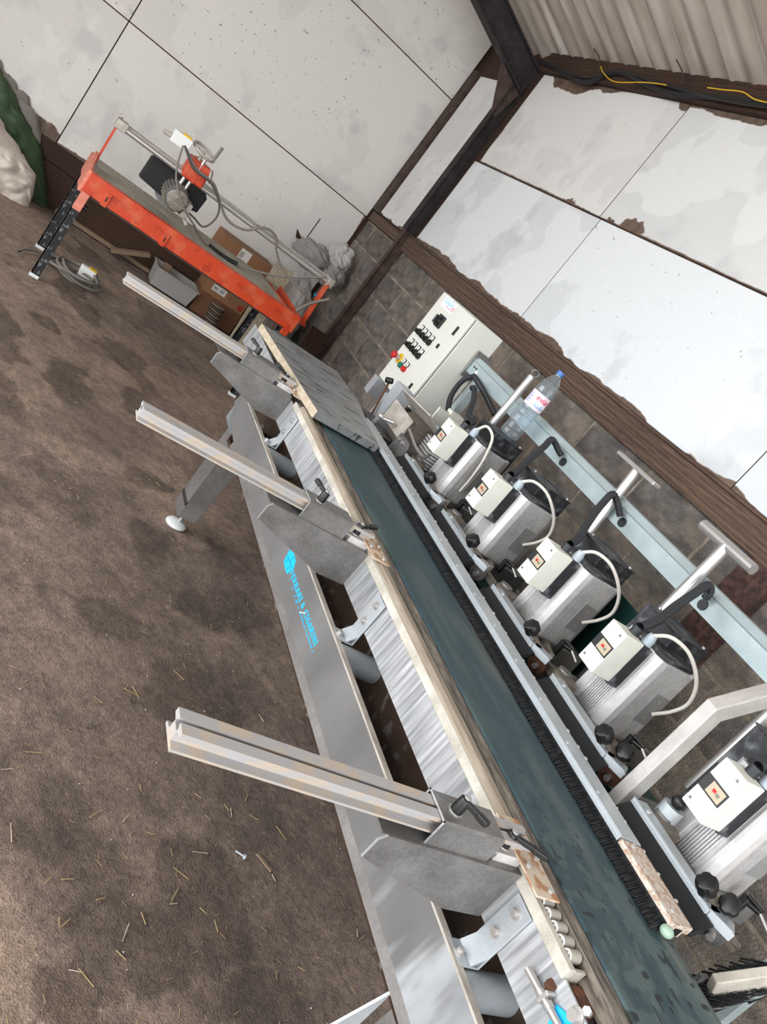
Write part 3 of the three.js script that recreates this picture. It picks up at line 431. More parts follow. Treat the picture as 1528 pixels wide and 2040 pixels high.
// ---------------------------------------------------------------- polishing heads: upright ribbed motors with switch boxes
const headShapes = (() => {
  const S = {};
  // motor body: extruded aluminium section with fins, seen on its -x and +z sides
  const P = [], fin = (x0, z0, dx, dz, nx, nz, n, d) => { for (let i = 0; i < n; i++) { const a = i / n, b = (i + 0.46) / n; P.push([x0 + dx * a, z0 + dz * a], [x0 + dx * b, z0 + dz * b], [x0 + dx * b - nx * d, z0 + dz * b - nz * d], [x0 + dx * (i + 1) / n - nx * d, z0 + dz * (i + 1) / n - nz * d]); } };
  const x0 = 1.756, x1 = 1.945, z0 = -0.075, z1 = 0.078;
  P.push([x0 + 0.014, z1 - 0.004], [x0 + 0.030, z1]); fin(x0 + 0.034, z1, 0.024, 0, 0, 1, 3, 0.016); fin(x0 + 0.060, z1 - 0.001, 0.085, 0, 0, 1, 11, 0.016); fin(x0 + 0.147, z1 - 0.002, 0.034, -0.022, 0.4, 0.9, 4, 0.014);
  P.push([x1, z1 - 0.032]); fin(x1, z1 - 0.034, 0, -0.10, 1, 0, 9, 0.006); P.push([x1, z0 + 0.012], [x1 - 0.012, z0]); fin(x1 - 0.014, z0, -0.11, 0, 0, -1, 9, 0.006); P.push([x0 + 0.014, z0], [x0 + 0.004, z0 + 0.012]);
  P.push([x0 - 0.004, z0 + 0.016], [x0 - 0.004, z0 + 0.040], [x0 + 0.004, z0 + 0.041]); fin(x0 + 0.002, z0 + 0.046, 0, 0.066, -1, 0, 9, 0.007); P.push([x0 + 0.006, z1 - 0.036], [x0 + 0.001, z1 - 0.030], [x0 + 0.001, z1 - 0.020]);
  S.body = prism(P.reverse(), 'y', 0.928, 1.168);
  S.cap = [prism([[x0 + 0.012, z0 + 0.012], [x1 - 0.012, z0 + 0.012], [x1 - 0.004, 0.02], [x1 - 0.03, z1 - 0.022], [x0 + 0.03, z1 - 0.006], [x0 + 0.008, z1 - 0.03]], 'y', 1.168, 1.180, 0.003)];
  S.plate = box(1.842, 1.900, 0.992, 1.086, z1 - 0.0005, z1 + 0.0012); S.pin = [[1.871, 1.068], [1.871, 1.010]].map(([x, y]) => washer([x, y, z1 + 0.0015], [0, 0, 1], 0.004, 0.002));
  S.edge = box(1.776, 1.781, 1.022, 1.166, 0.027, 0.040); S.box = box(1.650, 1.7255, 1.034, 1.167, -0.034, 0.0345, 0.003); S.spacer = box(1.7255, 1.778, 1.028, 1.164, -0.033, 0.0345, 0.002);
  S.window = box(1.6488, 1.651, 1.083, 1.119, -0.033, 0.0335, 0.0008); S.frame = box(1.6481, 1.6490, 1.087, 1.115, -0.012, 0.029); S.red = box(1.6462, 1.6482, 1.0985, 1.1055, 0.000, 0.009, 0.0006); S.grn = box(1.6466, 1.6482, 1.0965, 1.1035, 0.012, 0.021, 0.0006);
  S.screws = [[1.152, 0.020], [1.052, -0.022]].map(([y, z]) => washer([1.6495, y, z], [-1, 0, 0], 0.0034, 0.002)); S.disc = washer([1.6497, 1.126, 0.021], [-1, 0, 0], 0.0052, 0.0012);
  S.gland = [new THREE.CylinderGeometry(0.0155, 0.0155, 0.018, 8).translate(1.752, 1.174, 0.012), new THREE.CylinderGeometry(0.011, 0.015, 0.014, 12).translate(1.752, 1.190, 0.012)];
  S.fitting = [new THREE.CylinderGeometry(0.0145, 0.0145, 0.022, 14).translate(1.712, 1.178, -0.006), new THREE.CylinderGeometry(0.0165, 0.0165, 0.007, 14).translate(1.712, 1.187, -0.006)];
  S.carriage = [box(1.852, 2.000, 0.93, 1.222, -0.155, -0.012, 0.003)]; S.lid = box(1.850, 2.003, 1.222, 1.2262, -0.158, -0.010); S.lidBolts = [[1.994, -0.03], [1.90, -0.15]].map(([x, z]) => hexNut([x, 1.229, z], [0, 1, 0], 0.006, 0.005));
  S.skirt = [box(1.72, 2.00, 0.862, 0.93, -0.155, 0.085, 0.004)]; S.spindle = [new THREE.CylinderGeometry(0.035, 0.035, 0.08, 24).translate(1.66, 0.93, -0.015)]; S.hub = [new THREE.CylinderGeometry(0.02, 0.022, 0.03, 16).translate(1.675, 0.96, -0.045)];
  // brush guard: short channel with a mitred return at the near end
  S.guard = [box(1.578, 1.628, 0.955, 0.972, 0.010, 0.275, 0.002), box(1.578, 1.584, 0.972, 0.975, 0.010, 0.275), beam([1.603, 0.9635, 0.262], [1.638, 0.9635, 0.305], 0.046, 0.017), beam([1.583, 0.9735, 0.27], [1.618, 0.9735, 0.315], 0.005, 0.003)];
  S.guardBolts = [[1.606, 0.04], [1.606, 0.24]].map(([x, z]) => washer([x, 0.9735, z], [0, 1, 0], 0.0065, 0.004));
  S.strip = prism([[1.576, 0.962], [1.584, 0.962], [1.560, 0.926], [1.540, 0.930]], 'z', 0.012, 0.30);
  S.knob = aim(lobed(0.0215, 0.030), [1.583, 0.990, 0.245], [-0.75, 0.6, -0.1]); S.stalk = [bar([1.588, 0.986, 0.245], [1.66, 0.955, 0.262], 0.006)];
  S.knob2 = aim(lobed(0.0215, 0.026), [1.652, 0.985, 0.262], [-0.8, 0.45, 0.25]); S.slotIn = [box(1.642, 1.6445, 0.984, 1.0, 0.244, 0.2505)];
  S.clamp = [bar([1.640, 0.935, 0.28], [1.668, 0.948, 0.245], 0.022, 0.022, 18), bar([1.630, 0.931, 0.288], [1.640, 0.935, 0.28], 0.026, 0.026, 18)]; S.clampNut = [hexNut([1.626, 0.929, 0.291], [-0.8, -0.3, 0.5], 0.009, 0.012)];
  S.arm = [beam([1.672, 0.94, 0.27], [1.702, 0.93, 0.305], 0.016, 0.022), beam([1.69, 0.955, 0.25], [1.80, 0.925, 0.10], 0.016, 0.02)];
  S.cock = [bar([1.845, 0.915, 0.115], [1.845, 0.965, 0.115], 0.0105, 0.0105, 14), bar([1.845, 0.955, 0.115], [1.855, 0.962, 0.150], 0.006), bar([1.846, 0.968, 0.112], [1.858, 0.968, 0.152], 0.0045)]; S.cockTip = [bar([1.855, 0.962, 0.150], [1.862, 0.95, 0.185], 0.004), new THREE.SphereGeometry(0.008, 10, 8).translate(1.846, 0.972, 0.116)];
  return S;
})();
function corrugated(pts, r, pitch = 0.0075) { // ribbed conduit: tube with rings
  const c = new THREE.CatmullRomCurve3(pts.map(V), false, 'centripetal'), L = c.getLength(), n = Math.min(260, Math.round(L / pitch) * 4), g = new THREE.TubeGeometry(c, n, 1, 12), p = g.attributes.position, q = new THREE.Vector3(), o = new THREE.Vector3();
  for (let i = 0; i <= n; i++) { c.getPointAt(i / n, o); const k = r * (i % 4 < 2 ? 1.08 : 0.9); for (let j = 0; j <= 12; j++) { const a = i * 13 + j; q.fromBufferAttribute(p, a).sub(o).multiplyScalar(k).add(o); p.setXYZ(a, q.x, q.y, q.z); } }
  g.computeVertexNormals(); return g;
}
M.plateGrey = std(0x9b9a99, 0.55, 0.3); M.windowPane = std(0xb9aa92, 0.35); M.windowFrame = std(0x2a2a2c, 0.4);
function head(zc, label, hosePts, o = {}) {
  const S = headShapes, h = thing('electric_motor', label, 'motor', [1.83, 0.862, zc], 'polishing heads along the belt'), put = (n, g, m, p = h, l) => { const x = part(n, Array.isArray(g) ? join(g.map((q) => q.clone())) : g, m, p, l); if (p === h) x.position.set(-1.83, -0.862, o.gz && /guard|knob|stalk|clamp/.test(n) && !/ball/.test(n) ? o.gz : 0); return x; };
  const body = put('motor_body', S.body, M.alu, h, 'ribbed aluminium motor body'); put('top_cap', S.cap, M.blackDusty, body); const pl = put('rating_plate', S.plate, M.plateGrey, body, 'blank grey rating plate'); S.pin.forEach((g) => put('pin', g, M.stainless, body));
  const bx = put('switch_box', S.box, M.ivory, h, 'ivory switch box'); put('window_frame', S.window, M.windowFrame, bx); put('window_pane', S.frame, M.windowPane, bx); put('stop_button', S.red, M.red, bx, 'red button'); put('start_button', S.grn, std(0x7c7a6c, 0.6), bx); S.screws.forEach((g) => put('screw', g, M.steelDark, bx)); if (!o.noDisc) put('round_mark', S.disc, M.white, bx);
  const sp = put('spacer', S.spacer, M.blackDusty, h, 'black spacer behind the switch box'); put('edge_strip', S.edge, M.aluBright, sp); put('cable_gland', S.gland, M.glandGrey, h, 'pale grey cable gland'); put('conduit_fitting', S.fitting, M.hose);
  const ca = put('carriage', S.carriage, M.blackDusty, h, 'black dusty carriage block'); put('carriage_lid', S.lid, M.blackDusty, ca); S.lidBolts.forEach((g) => put('bolt', g, M.stainless, ca));
  put('skirt', S.skirt, M.steelDark); put('spindle_housing', S.spindle, M.grime); put('hub', S.hub, M.steelDark); if (o.ball) { put('ball_knob', new THREE.SphereGeometry(0.0165, 18, 12).translate(1.69, 1.012, -0.052), M.black, h, 'black ball knob'); put('ball_ring', bar([1.69, 0.965, -0.05], [1.69, 0.998, -0.052], 0.026, 0.026, 22), M.galv); }
  const gu = put('brush_guard', S.guard, M.galv, h, 'short galvanised brush guard'); S.guardBolts.forEach((g) => put('rivet', g, M.aluBright, gu)); put('brush_strip', S.strip, M.bristle, gu); bristles(gu, 1.577, 0.958, 0.01, 0.30, 620, 0.62, 0.044, M.bristle);
  put('knob', S.knob, M.black, h, 'black lobed knob'); put('stalk', S.stalk, M.grime); if (o.twoKnobs) { const k = put('knob', S.knob2, M.black); put('knob_slot', S.slotIn, M.grime, k); }
  const cl = put('clamp', S.clamp, o.rusty ? M.rust : M.steelDark); put('nut', S.clampNut, M.stainless, cl); put('clamp_arm', S.arm[0], M.grime); put('clamp_arm', S.arm[1], M.grime); put('water_cock', S.cock, M.black, h, 'black water cock'); put('cock_tip', S.cockTip[0], M.stainless);
  put('conduit', corrugated(hosePts, 0.0118), M.hose, h, 'dark corrugated conduit');
  if (o.cable) put('motor_cable', tube(o.cable, 0.0055, 50, 8), M.whiteCable, h, 'pale motor cable looping down');
  return h;
}
const loop = [[1.752, 1.195, 0.012], [1.765, 1.222, 0.04], [1.80, 1.225, 0.075], [1.845, 1.20, 0.10], [1.890, 1.158, 0.112], [1.912, 1.11, 0.112], [1.905, 1.07, 0.10], [1.880, 1.03, 0.082]];
head(-2.555, 'ribbed polishing motor nearest the control cabinet, under the plastic bottle', [[1.712, 1.19, -0.006], [1.76, 1.205, -0.05], [1.82, 1.20, -0.20], [1.90, 1.235, -0.36], [1.955, 1.262, -0.50], [1.97, 1.255, -0.54]], { cable: [[1.752, 1.195, 0.012], [1.765, 1.228, 0.03], [1.785, 1.215, 0.07], [1.80, 1.14, 0.098], [1.812, 1.06, 0.10], [1.82, 0.98, 0.09]], noDisc: true });
head(-2.157, 'second ribbed polishing motor from the control cabinet', [[1.712, 1.19, -0.006], [1.780, 1.203, -0.078], [1.860, 1.247, -0.17], [1.940, 1.304, -0.255], [2.0, 1.338, -0.315], [2.03, 1.322, -0.285], [2.044, 1.316, -0.27]], { cable: loop, noDisc: true });
head(-1.735, 'middle ribbed polishing motor with rusty clamp in front', [[1.712, 1.19, -0.006], [1.780, 1.208, -0.066], [1.860, 1.250, -0.162], [1.950, 1.312, -0.265], [2.0, 1.352, -0.306], [2.03, 1.331, -0.28], [2.044, 1.312, -0.26]], { cable: loop, noDisc: true, rusty: true });
head(-1.353, 'fourth ribbed polishing motor from the cabinet, beside the bent square tube', [[1.712, 1.19, -0.006], [1.780, 1.223, -0.035], [1.860, 1.267, -0.088], [1.940, 1.321, -0.135], [2.0, 1.357, -0.168], [2.03, 1.346, -0.172], [2.044, 1.322, -0.178]], { cable: loop, twoKnobs: true, rusty: true });
head(-0.890, 'nearest ribbed polishing motor at the right edge of the photo', [[1.712, 1.19, -0.006], [1.780, 1.223, -0.03], [1.860, 1.255, -0.035], [1.940, 1.290, -0.045], [2.0, 1.312, -0.05], [2.03, 1.31, -0.05], [2.044, 1.305, -0.05]], { cable: loop, twoKnobs: true, ball: true, gz: -0.075 });

// upright stainless handles behind the heads
function handle(x, z, y0, y1, zspan, label, r = 0.0165, lean = 0, flat = false) {
  const t = thing('feed_handle', label, 'handle', [x, y0, z], 'upright steel handles behind the motors');
  part('pole', bar([0, 0, 0], [0, y1 - y0, lean], r, r, 22), M.stainless, t);
  part('crossbar', flat ? box(-0.018, 0.018, y1 - y0 - 0.004, y1 - y0 + 0.01, lean + zspan[0], lean + zspan[1], 0.003) : bar([0, y1 - y0, lean + zspan[0]], [0, y1 - y0, lean + zspan[1]], r * 0.92, r * 0.92, 22), M.stainless, t); return t;
}
handle(1.99, -2.83, 0.95, 1.462, [-0.012, 0.002], 'steel pole with open ring end beside the plastic bottle', 0.0165);
scene.children[scene.children.length - 1].children[1].geometry.dispose();
{ const ring = scene.children[scene.children.length - 1]; ring.remove(ring.children[1]); part('ring_end', lathe([[0.0125, -0.02], [0.0165, -0.02], [0.0165, 0.02], [0.0125, 0.02], [0.0125, -0.02]], 26).rotateX(Math.PI / 2).rotateY(-0.55).translate(0, 0.528, 0.004), M.stainless, ring, 'open tube end'); }
handle(2.041, -2.02, 0.95, 1.461, [-0.115, 0.115], 'thin T-shaped steel handle standing behind the middle motor', 0.0165, -0.06, true);
handle(2.04, -1.60, 0.95, 1.470, [-0.118, 0.118], 'thick T-shaped steel handle nearest the timber rail', 0.0185);
handle(2.02, -1.135, 0.95, 1.470, [-0.118, 0.118], 'bright steel handle cut off by the right edge of the photo', 0.0165);

// cable channel running from the cabinet along the back of the heads
{
  const c = thing('cable_channel', 'pale galvanised cable channel running behind the motors to the cabinet', 'channel'), z0 = -3.385, z1 = -0.55;
  part('feeder_conduit', corrugated([[2.06, 1.275, -3.30], [2.03, 1.24, -3.29], [2.01, 1.15, -3.25], [2.03, 1.05, -3.16], [2.06, 0.95, -3.10]], 0.0125), M.hose, c); part('feeder_conduit', corrugated([[2.048, 1.285, -3.27], [2.035, 1.285, -3.22], [2.03, 1.275, -3.12], [2.038, 1.255, -3.02], [2.05, 1.235, -2.94]], 0.0125), M.hose, c);
  part('channel_body', prism([[2.066, 1.275], [2.066, 1.333], [2.060, 1.338], [2.074, 1.360], [2.120, 1.360], [2.120, 1.352], [2.080, 1.352], [2.074, 1.342], [2.074, 1.275]], 'z', z0, z1), M.zinc, c); 
  part('flange', box(2.050, 2.125, 1.245, 1.385, -3.388, -3.378, 0.002), M.steel, c); for (const [x, y] of [[2.058, 1.36]]) part('bolt', hexNut([x, y, -3.374], [0, 0, 1], 0.007, 0.006), M.steelDark, c);
  part('hole_plug', [washer([2.0655, 1.30, -3.30], [-1, 0, 0], 0.011, 0.003)], M.white, c); for (const z of [-3.345, -3.322]) part('hole', washer([2.0655, 1.315, z], [-1, 0, 0], 0.006, 0.002), M.black, c);
  for (const z of [-2.419, -1.988, -1.535]) part('conduit_clip', bar([2.0595, 1.30, z], [2.066, 1.30, z], 0.0165, 0.0165, 16), M.hose, c);
  for (const z of [-0.73, -3.28]) part('stay', box(2.075, 2.115, 0.0, 1.28, z - 0.02, z + 0.02), M.zinc, c);
  rebase(c, 2.09, 1.275, -2);
}
// control cabinet
{
  const c = thing('control_cabinet', 'ivory control cabinet with rows of black switches and red emergency button', 'cabinet'), x = 1.93, x1 = 2.127, y0 = 0.955, y1 = 1.487, z0 = -3.80, z1 = -3.392;
  part('body', box(x + 0.018, x1, y0, y1, z0, z1, 0.004), M.cabinet, c); part('seam', box(x + 0.013, x + 0.018, y0 + 0.004, y1 - 0.004, z0 + 0.004, z1 - 0.004), M.cabSeam, c);
  const d = part('door', box(x, x + 0.014, y0 + 0.002, y1 - 0.002, z0 + 0.002, z1 - 0.002, 0.003), M.cabinet, c), f = x - 0.0005;
  const lab = new THREE.PlaneGeometry(0.148, 0.056).rotateY(-Math.PI / 2).translate(f - 0.0006, 1.452, -3.668);
  const labMat = std(0xffffff, 0.4, 0, { map: canvasTex(512, 192, (g, w, h) => { g.fillStyle = '#f4f5f6'; g.fillRect(0, 0, w, h); g.strokeStyle = '#2f8fd0'; g.lineWidth = 5; g.lineJoin = 'round'; g.font = 'italic bold 92px sans-serif'; g.strokeText('Compact', 20, 104); g.fillStyle = '#bfe3f6'; g.fillText('Compact', 20, 104); g.beginPath(); g.moveTo(34, 22); g.lineTo(390, 22); g.stroke(); g.fillStyle = '#d0345a'; g.font = 'italic bold 84px sans-serif'; g.fillText('ine', 396, 128); g.fillRect(170, 140, 320, 9); }) });
  mesh('name_label', lab, labMat, d);
  const rot = part('main_switch', [box(f - 0.014, f, 1.335, 1.398, -3.66, -3.598, 0.003), bar([f - 0.014, 1.366, -3.629], [f - 0.030, 1.366, -3.629], 0.024, 0.022, 22), box(f - 0.040, f - 0.028, 1.344, 1.388, -3.637, -3.621, 0.003)], M.black, d, 'black main rotary switch'); part('knob_inlay', box(f - 0.0405, f - 0.0395, 1.348, 1.384, -3.634, -3.629), M.steelDark, rot);
  const sel = (y, z) => { const s = part('selector_switch', [bar([f, y, z], [f - 0.012, y, z], 0.0155, 0.0155, 18), bar([f - 0.012, y, z], [f - 0.022, y, z], 0.0125, 0.0115, 18), box(f - 0.030, f - 0.020, y - 0.011, y + 0.011, z - 0.004, z + 0.004, 0.002)], M.black, d); part('tab_holder', box(f - 0.004, f, y + 0.014, y + 0.040, z - 0.014, z + 0.014, 0.001), M.black, s); part('tab', box(f - 0.0046, f - 0.0039, y + 0.018, y + 0.036, z - 0.010, z + 0.010), M.white, s); };
  for (let i = 0; i < 4; i++) { sel(1.258, -3.735 + i * 0.051); sel(1.176, -3.735 + i * 0.051); }
  const es = part('emergency_stop', [bar([f - 0.030, 1.098, -3.728], [f - 0.044, 1.098, -3.728], 0.0165, 0.019, 24), bar([f - 0.044, 1.098, -3.728], [f - 0.050, 1.098, -3.728], 0.019, 0.014, 24)], M.red, d, 'red mushroom emergency button'); part('collar', bar([f - 0.003, 1.098, -3.728], [f - 0.032, 1.098, -3.728], 0.011, 0.011, 20), M.stainless, es); part('yellow_ring', washer([f - 0.0015, 1.098, -3.728], [-1, 0, 0], 0.027, 0.003), M.yellow, es);
  for (const [z, m, l] of [[-3.667, M.btnGreen, 'green push button'], [-3.615, M.red, 'red push button']]) { const b = part('push_button', [bar([f, 1.080, z], [f - 0.016, 1.080, z], 0.0155, 0.0145, 20)], m, d, l); part('tab_holder', box(f - 0.004, f, 1.098, 1.120, z - 0.014, z + 0.014, 0.001), M.black, b); part('tab', box(f - 0.0046, f - 0.0039, 1.101, 1.117, z - 0.010, z + 0.010), M.white, b); }
  for (const [y, z, h] of [[1.385, -3.455, 0.024], [1.277, -3.498, 0.012], [1.045, -3.462, 0.024]]) part('lock', box(f - 0.004, f, y - h, y + h, z - 0.010, z + 0.010, 0.008), M.black, d);
  part('mounting_bracket', box(1.90, 2.10, 0.86, 0.955, -3.78, -3.72), M.galv, c); part('mounting_bracket', box(1.86, 1.95, 0.6, 0.955, -3.50, -3.42), M.galv, c);
  part('side_knob', aim(lobed(0.020, 0.022, 4), [1.945, 0.962, -3.372], [-0.2, 0, 1]), M.black, c); part('base_bar', beam([1.96, 0.945, -3.385], [2.06, 0.930, -3.34], 0.03, 0.03), M.black, c);
  rebase(c, 2.03, y0, -3.6);
}
// first grinding unit between cabinet and motors
{
  const u = thing('grinding_unit', 'steel plated grinding unit between the control cabinet and the first motor', 'machine part');
  part('cover_plate', [beam([1.66, 1.075, -2.90], [1.70, 1.085, -2.68], 0.15, 0.006, [0.5, 1, 0]), box(1.60, 1.606, 0.97, 1.06, -2.90, -2.69)], M.dusty, u, 'rust spotted cover plate');
  part('side_plate', prism([[1.57, 0.93], [1.70, 0.93], [1.70, 0.985], [1.585, 1.005]], 'z', -2.665, -2.660), M.steelDark, u); part('front_plate', prism([[-2.66, 0.90], [-2.552, 0.90], [-2.552, 0.985], [-2.57, 1.005], [-2.66, 1.005]], 'x', 1.575, 1.580), M.steelDark, u, 'dark bolted front plate'); for (const z of [-2.63, -2.60]) part('bolt', hexNut([1.571, 0.987, z], [-1, 0, 0], 0.008, 0.008), M.stainless, u);
  part('well', [box(1.50, 1.575, 0.90, 0.95, -2.92, -2.67)], M.black, u); part('nozzle', [bar([1.53, 0.945, -2.80], [1.53, 0.985, -2.78], 0.010), bar([1.53, 0.985, -2.78], [1.58, 1.0, -2.76], 0.008), new THREE.SphereGeometry(0.013, 12, 8).translate(1.53, 0.99, -2.78)], M.stainless, u);
  const f = []; for (let i = 0; i < 9; i++) f.push(box(1.71, 1.79, 0.936 + i * 0.013, 0.943 + i * 0.013, -2.72, -2.64)); part('small_motor', [box(1.715, 1.785, 0.934, 1.055, -2.715, -2.645)], M.steelDark, u); f.forEach((g) => part('fin', g, M.alu, u));
  part('wheel_guard', [bar([1.70, 0.98, -2.85], [1.70, 0.98, -2.73], 0.085, 0.085, 28)], M.grime, u, 'brown dusty wheel guard'); part('unit_cable', tube([[1.60, 1.03, -2.67], [1.63, 1.0, -2.58], [1.66, 0.995, -2.56], [1.70, 1.005, -2.60]], 0.006), M.cable, u);
  part('post', box(1.64, 1.70, 0.85, 1.10, -3.06, -2.98), M.galv, u); part('adjust_knob', aim(lobed(0.020, 0.022, 4), [1.635, 1.062, -3.10], [-0.4, 1, -0.2]), M.black, u); part('adjust_screw', bar([1.635, 1.06, -3.10], [1.62, 0.93, -3.02], 0.005), M.rust, u);
  part('back_plate', [box(1.80, 1.98, 1.06, 1.13, -2.93, -2.92), box(1.86, 1.93, 1.13, 1.145, -2.96, -2.92)], M.ivory, u);
  rebase(u, 1.68, 0.9, -2.75);
}
// drinking water bottle standing on the first carriage
{
  const b = thing('water_bottle', 'clear plastic water bottle with pink label and blue cap', 'bottle', [1.966, 1.2275, -2.662]);
  const prof = [[0.0005, 0.004], [0.018, 0.006], [0.030, 0.001], [0.038, 0.004], [0.0415, 0.014], [0.0415, 0.030], [0.0395, 0.034], [0.0415, 0.038], [0.0415, 0.062], [0.0395, 0.066], [0.0415, 0.070], [0.0415, 0.096], [0.0385, 0.102], [0.0415, 0.108], [0.0415, 0.125], [0.0385, 0.131], [0.0415, 0.137], [0.0405, 0.142], [0.0405, 0.212], [0.0415, 0.218], [0.0405, 0.238], [0.036, 0.256], [0.027, 0.276], [0.017, 0.293], [0.0135, 0.300], [0.0135, 0.308]];
  const pet = new THREE.MeshPhysicalMaterial({ color: 0xe2eaf0, roughness: 0.03, transmission: 0.9, thickness: 0, ior: 1.55, flatShading: true });
  part('bottle_wall', lathe(prof, 14), pet, b, 'clear ribbed plastic'); part('neck_ring', lathe([[0.0135, 0.300], [0.0165, 0.300], [0.0165, 0.303], [0.0135, 0.303]], 24), pet, b);
  part('cap', [lathe([[0.0005, 0.3225], [0.013, 0.3225], [0.0148, 0.320], [0.0148, 0.304], [0.0140, 0.304]], 30)], std(0x3d6fb4, 0.4), b, 'blue screw cap');
  const lab = new THREE.CylinderGeometry(0.0409, 0.0409, 0.066, 40, 1, true).translate(0, 0.178, 0).rotateY(-0.95);
  mesh('label', lab, std(0xffffff, 0.45, 0, { side: THREE.DoubleSide, map: canvasTex(1024, 264, (g, w, h) => { g.fillStyle = '#f1d6e0'; g.fillRect(0, 0, w, h); for (const ox of [0, 512]) { g.fillStyle = '#e9eef6'; g.fillRect(ox + 10, 130, 250, 96); g.fillStyle = '#a9bcdc'; for (let i = 0; i < 4; i++) { g.beginPath(); g.moveTo(ox + 20 + i * 55, 226); g.lineTo(ox + 60 + i * 55, 140 + (i % 2) * 26); g.lineTo(ox + 105 + i * 55, 226); g.fill(); } g.fillStyle = '#d8213f'; g.font = 'bold 104px sans-serif'; g.fillText('evian', ox + 8, 112); g.fillStyle = '#6c94cf'; for (let i = 0; i < 5; i++) g.fillRect(ox + 330, 60 + i * 34, 90 + (i * 37) % 60, 14); } }) }), b);
}
// ---------------------------------------------------------------- orange bridge saw by the back wall
{
  const s = thing('stone_saw', 'orange bridge stone saw on black legs with motor on twin steel rails', 'saw'), O = M.orange;
  const fr = part('front_beam', [box(0.455, 1.99, 0.612, 0.732, -5.345, -5.330, 0.003), box(0.455, 1.99, 0.727, 0.732, -5.40, -5.345), box(0.455, 1.99, 0.612, 0.617, -5.38, -5.345)], O, s, 'dusty orange front beam');
  for (const x of [0.575, 0.965]) { part('clip', [box(x, x + 0.036, 0.606, 0.690, -5.331, -5.318, 0.002)], O, fr); part('clip_slot', box(x + 0.014, x + 0.022, 0.636, 0.666, -5.3185, -5.317), M.black, fr); }
  part('side_beam', box(0.452, 0.472, 0.600, 0.735, -6.05, -5.345, 0.003), M.pink, s); part('side_beam', box(1.972, 1.992, 0.600, 0.735, -6.05, -5.345, 0.003), O, s); part('back_beam', box(0.455, 1.99, 0.612, 0.715, -6.06, -6.045), M.tableGrey, s);
  part('corner_plate', prism([[-5.62, 0.60], [-5.62, 0.81], [-5.57, 0.815], [-5.36, 0.735], [-5.34, 0.60]], 'x', 0.436, 0.452), M.pink, s, 'faded orange corner plate'); part('leg_socket', box(0.462, 0.512, 0.495, 0.612, -5.40, -5.332, 0.004), M.pink, s); part('leg_socket', box(1.93, 1.975, 0.56, 0.612, -5.40, -5.332, 0.004), O, s); part('wing_bolt', [bar([0.515, 0.53, -5.37], [0.54, 0.53, -5.37], 0.014)], M.black, s);
  for (const [x, z] of [[0.487, -5.372], [0.487, -6.035], [1.93, -5.372], [1.93, -6.035]]) { const L = part('leg', [box(x - 0.026, x + 0.026, 0.02, 0.64, z - 0.003, z + 0.003), box(x - 0.026, x - 0.020, 0.02, 0.64, z - 0.028, z + 0.003)], M.legBlack, s); part('foot', box(x - 0.030, x + 0.028, 0.0, 0.022, z - 0.03, z + 0.006, 0.004), M.padWhite, L); }
  part('table_top', [prism([[0.475, -5.405], [0.475, -6.04], [1.80, -6.04], [1.935, -5.405]], 'y', 0.706, 0.722, 0.002)], M.tableGrey, s, 'grey grooved saw table'); for (let i = 0; i < 5; i++) part('groove_strip', box(0.50, 1.78, 0.722, 0.7245, -5.47 - i * 0.11, -5.462 - i * 0.11), M.tableGrey, s); part('cut_groove', box(0.50, 1.80, 0.7222, 0.7232, -5.70, -5.685), M.cableDark, s);
  part('end_wing', prism([[-6.0, 0.72], [-5.42, 0.735], [-5.42, 0.62], [-5.55, 0.62]], 'x', 1.868, 1.874), O, s, 'slanted orange wing'); part('tray', box(0.48, 1.97, 0.600, 0.606, -6.04, -5.35), M.cableDark, s);
  // bridge
  part('post', beam([0.468, 0.735, -5.65], [0.464, 1.015, -5.65], 0.012, 0.035, [0, 0, 1]), O, s); part('post', beam([2.118, 0.66, -5.62], [2.098, 0.995, -5.62], 0.012, 0.085, [0, 0, 1], 0.003), O, s, 'wide orange end post'); part('post_foot', box(1.985, 2.13, 0.66, 0.68, -5.66, -5.56), O, s);
  for (const [y, z] of [[1.012, -5.62], [1.024, -5.69]]) part('rail', bar([0.49, y, z], [2.10, y - 0.010, z], 0.0165, 0.0165, 18), M.stainless, s, 'polished steel rail'); part('rail', box(0.5, 2.09, 1.030, 1.036, -5.665, -5.645), M.dusty, s);
  part('rail_clamp', [box(0.448, 0.520, 0.990, 1.046, -5.71, -5.60, 0.006), bar([0.442, 1.055, -5.63], [0.466, 1.068, -5.63], 0.014)], M.dusty, s); part('rail_clamp', box(2.085, 2.135, 0.975, 1.040, -5.71, -5.60, 0.006), M.dusty, s);
  const c = part('carriage', [box(0.90, 1.045, 1.000, 1.132, -5.72, -5.56, 0.012), box(0.92, 1.0, 1.10, 1.142, -5.70, -5.59, 0.02)], O, s, 'orange carriage'); part('seam_plate', box(0.958, 0.985, 1.00, 1.08, -5.5605, -5.556), O, c);
  part('guide_pin', bar([0.966, 0.935, -5.57], [0.972, 1.168, -5.57], 0.0105, 0.0105, 14), M.stainless, s); part('guide_pin', bar([0.93, 0.95, -5.60], [0.93, 1.02, -5.60], 0.012), M.stainless, s);
  part('blade_guard', prism([[0.728, 0.968], [0.726, 0.822], [0.885, 0.805], [1.128, 0.850], [1.135, 0.958], [1.085, 1.012], [0.80, 1.016]], 'z', -5.80, -5.70, 0.006), M.rubber, s, 'black angular blade guard'); part('blade', new THREE.CylinderGeometry(0.11, 0.11, 0.003, 48).rotateX(Math.PI / 2).translate(0.94, 0.865, -5.75), M.steel, s);
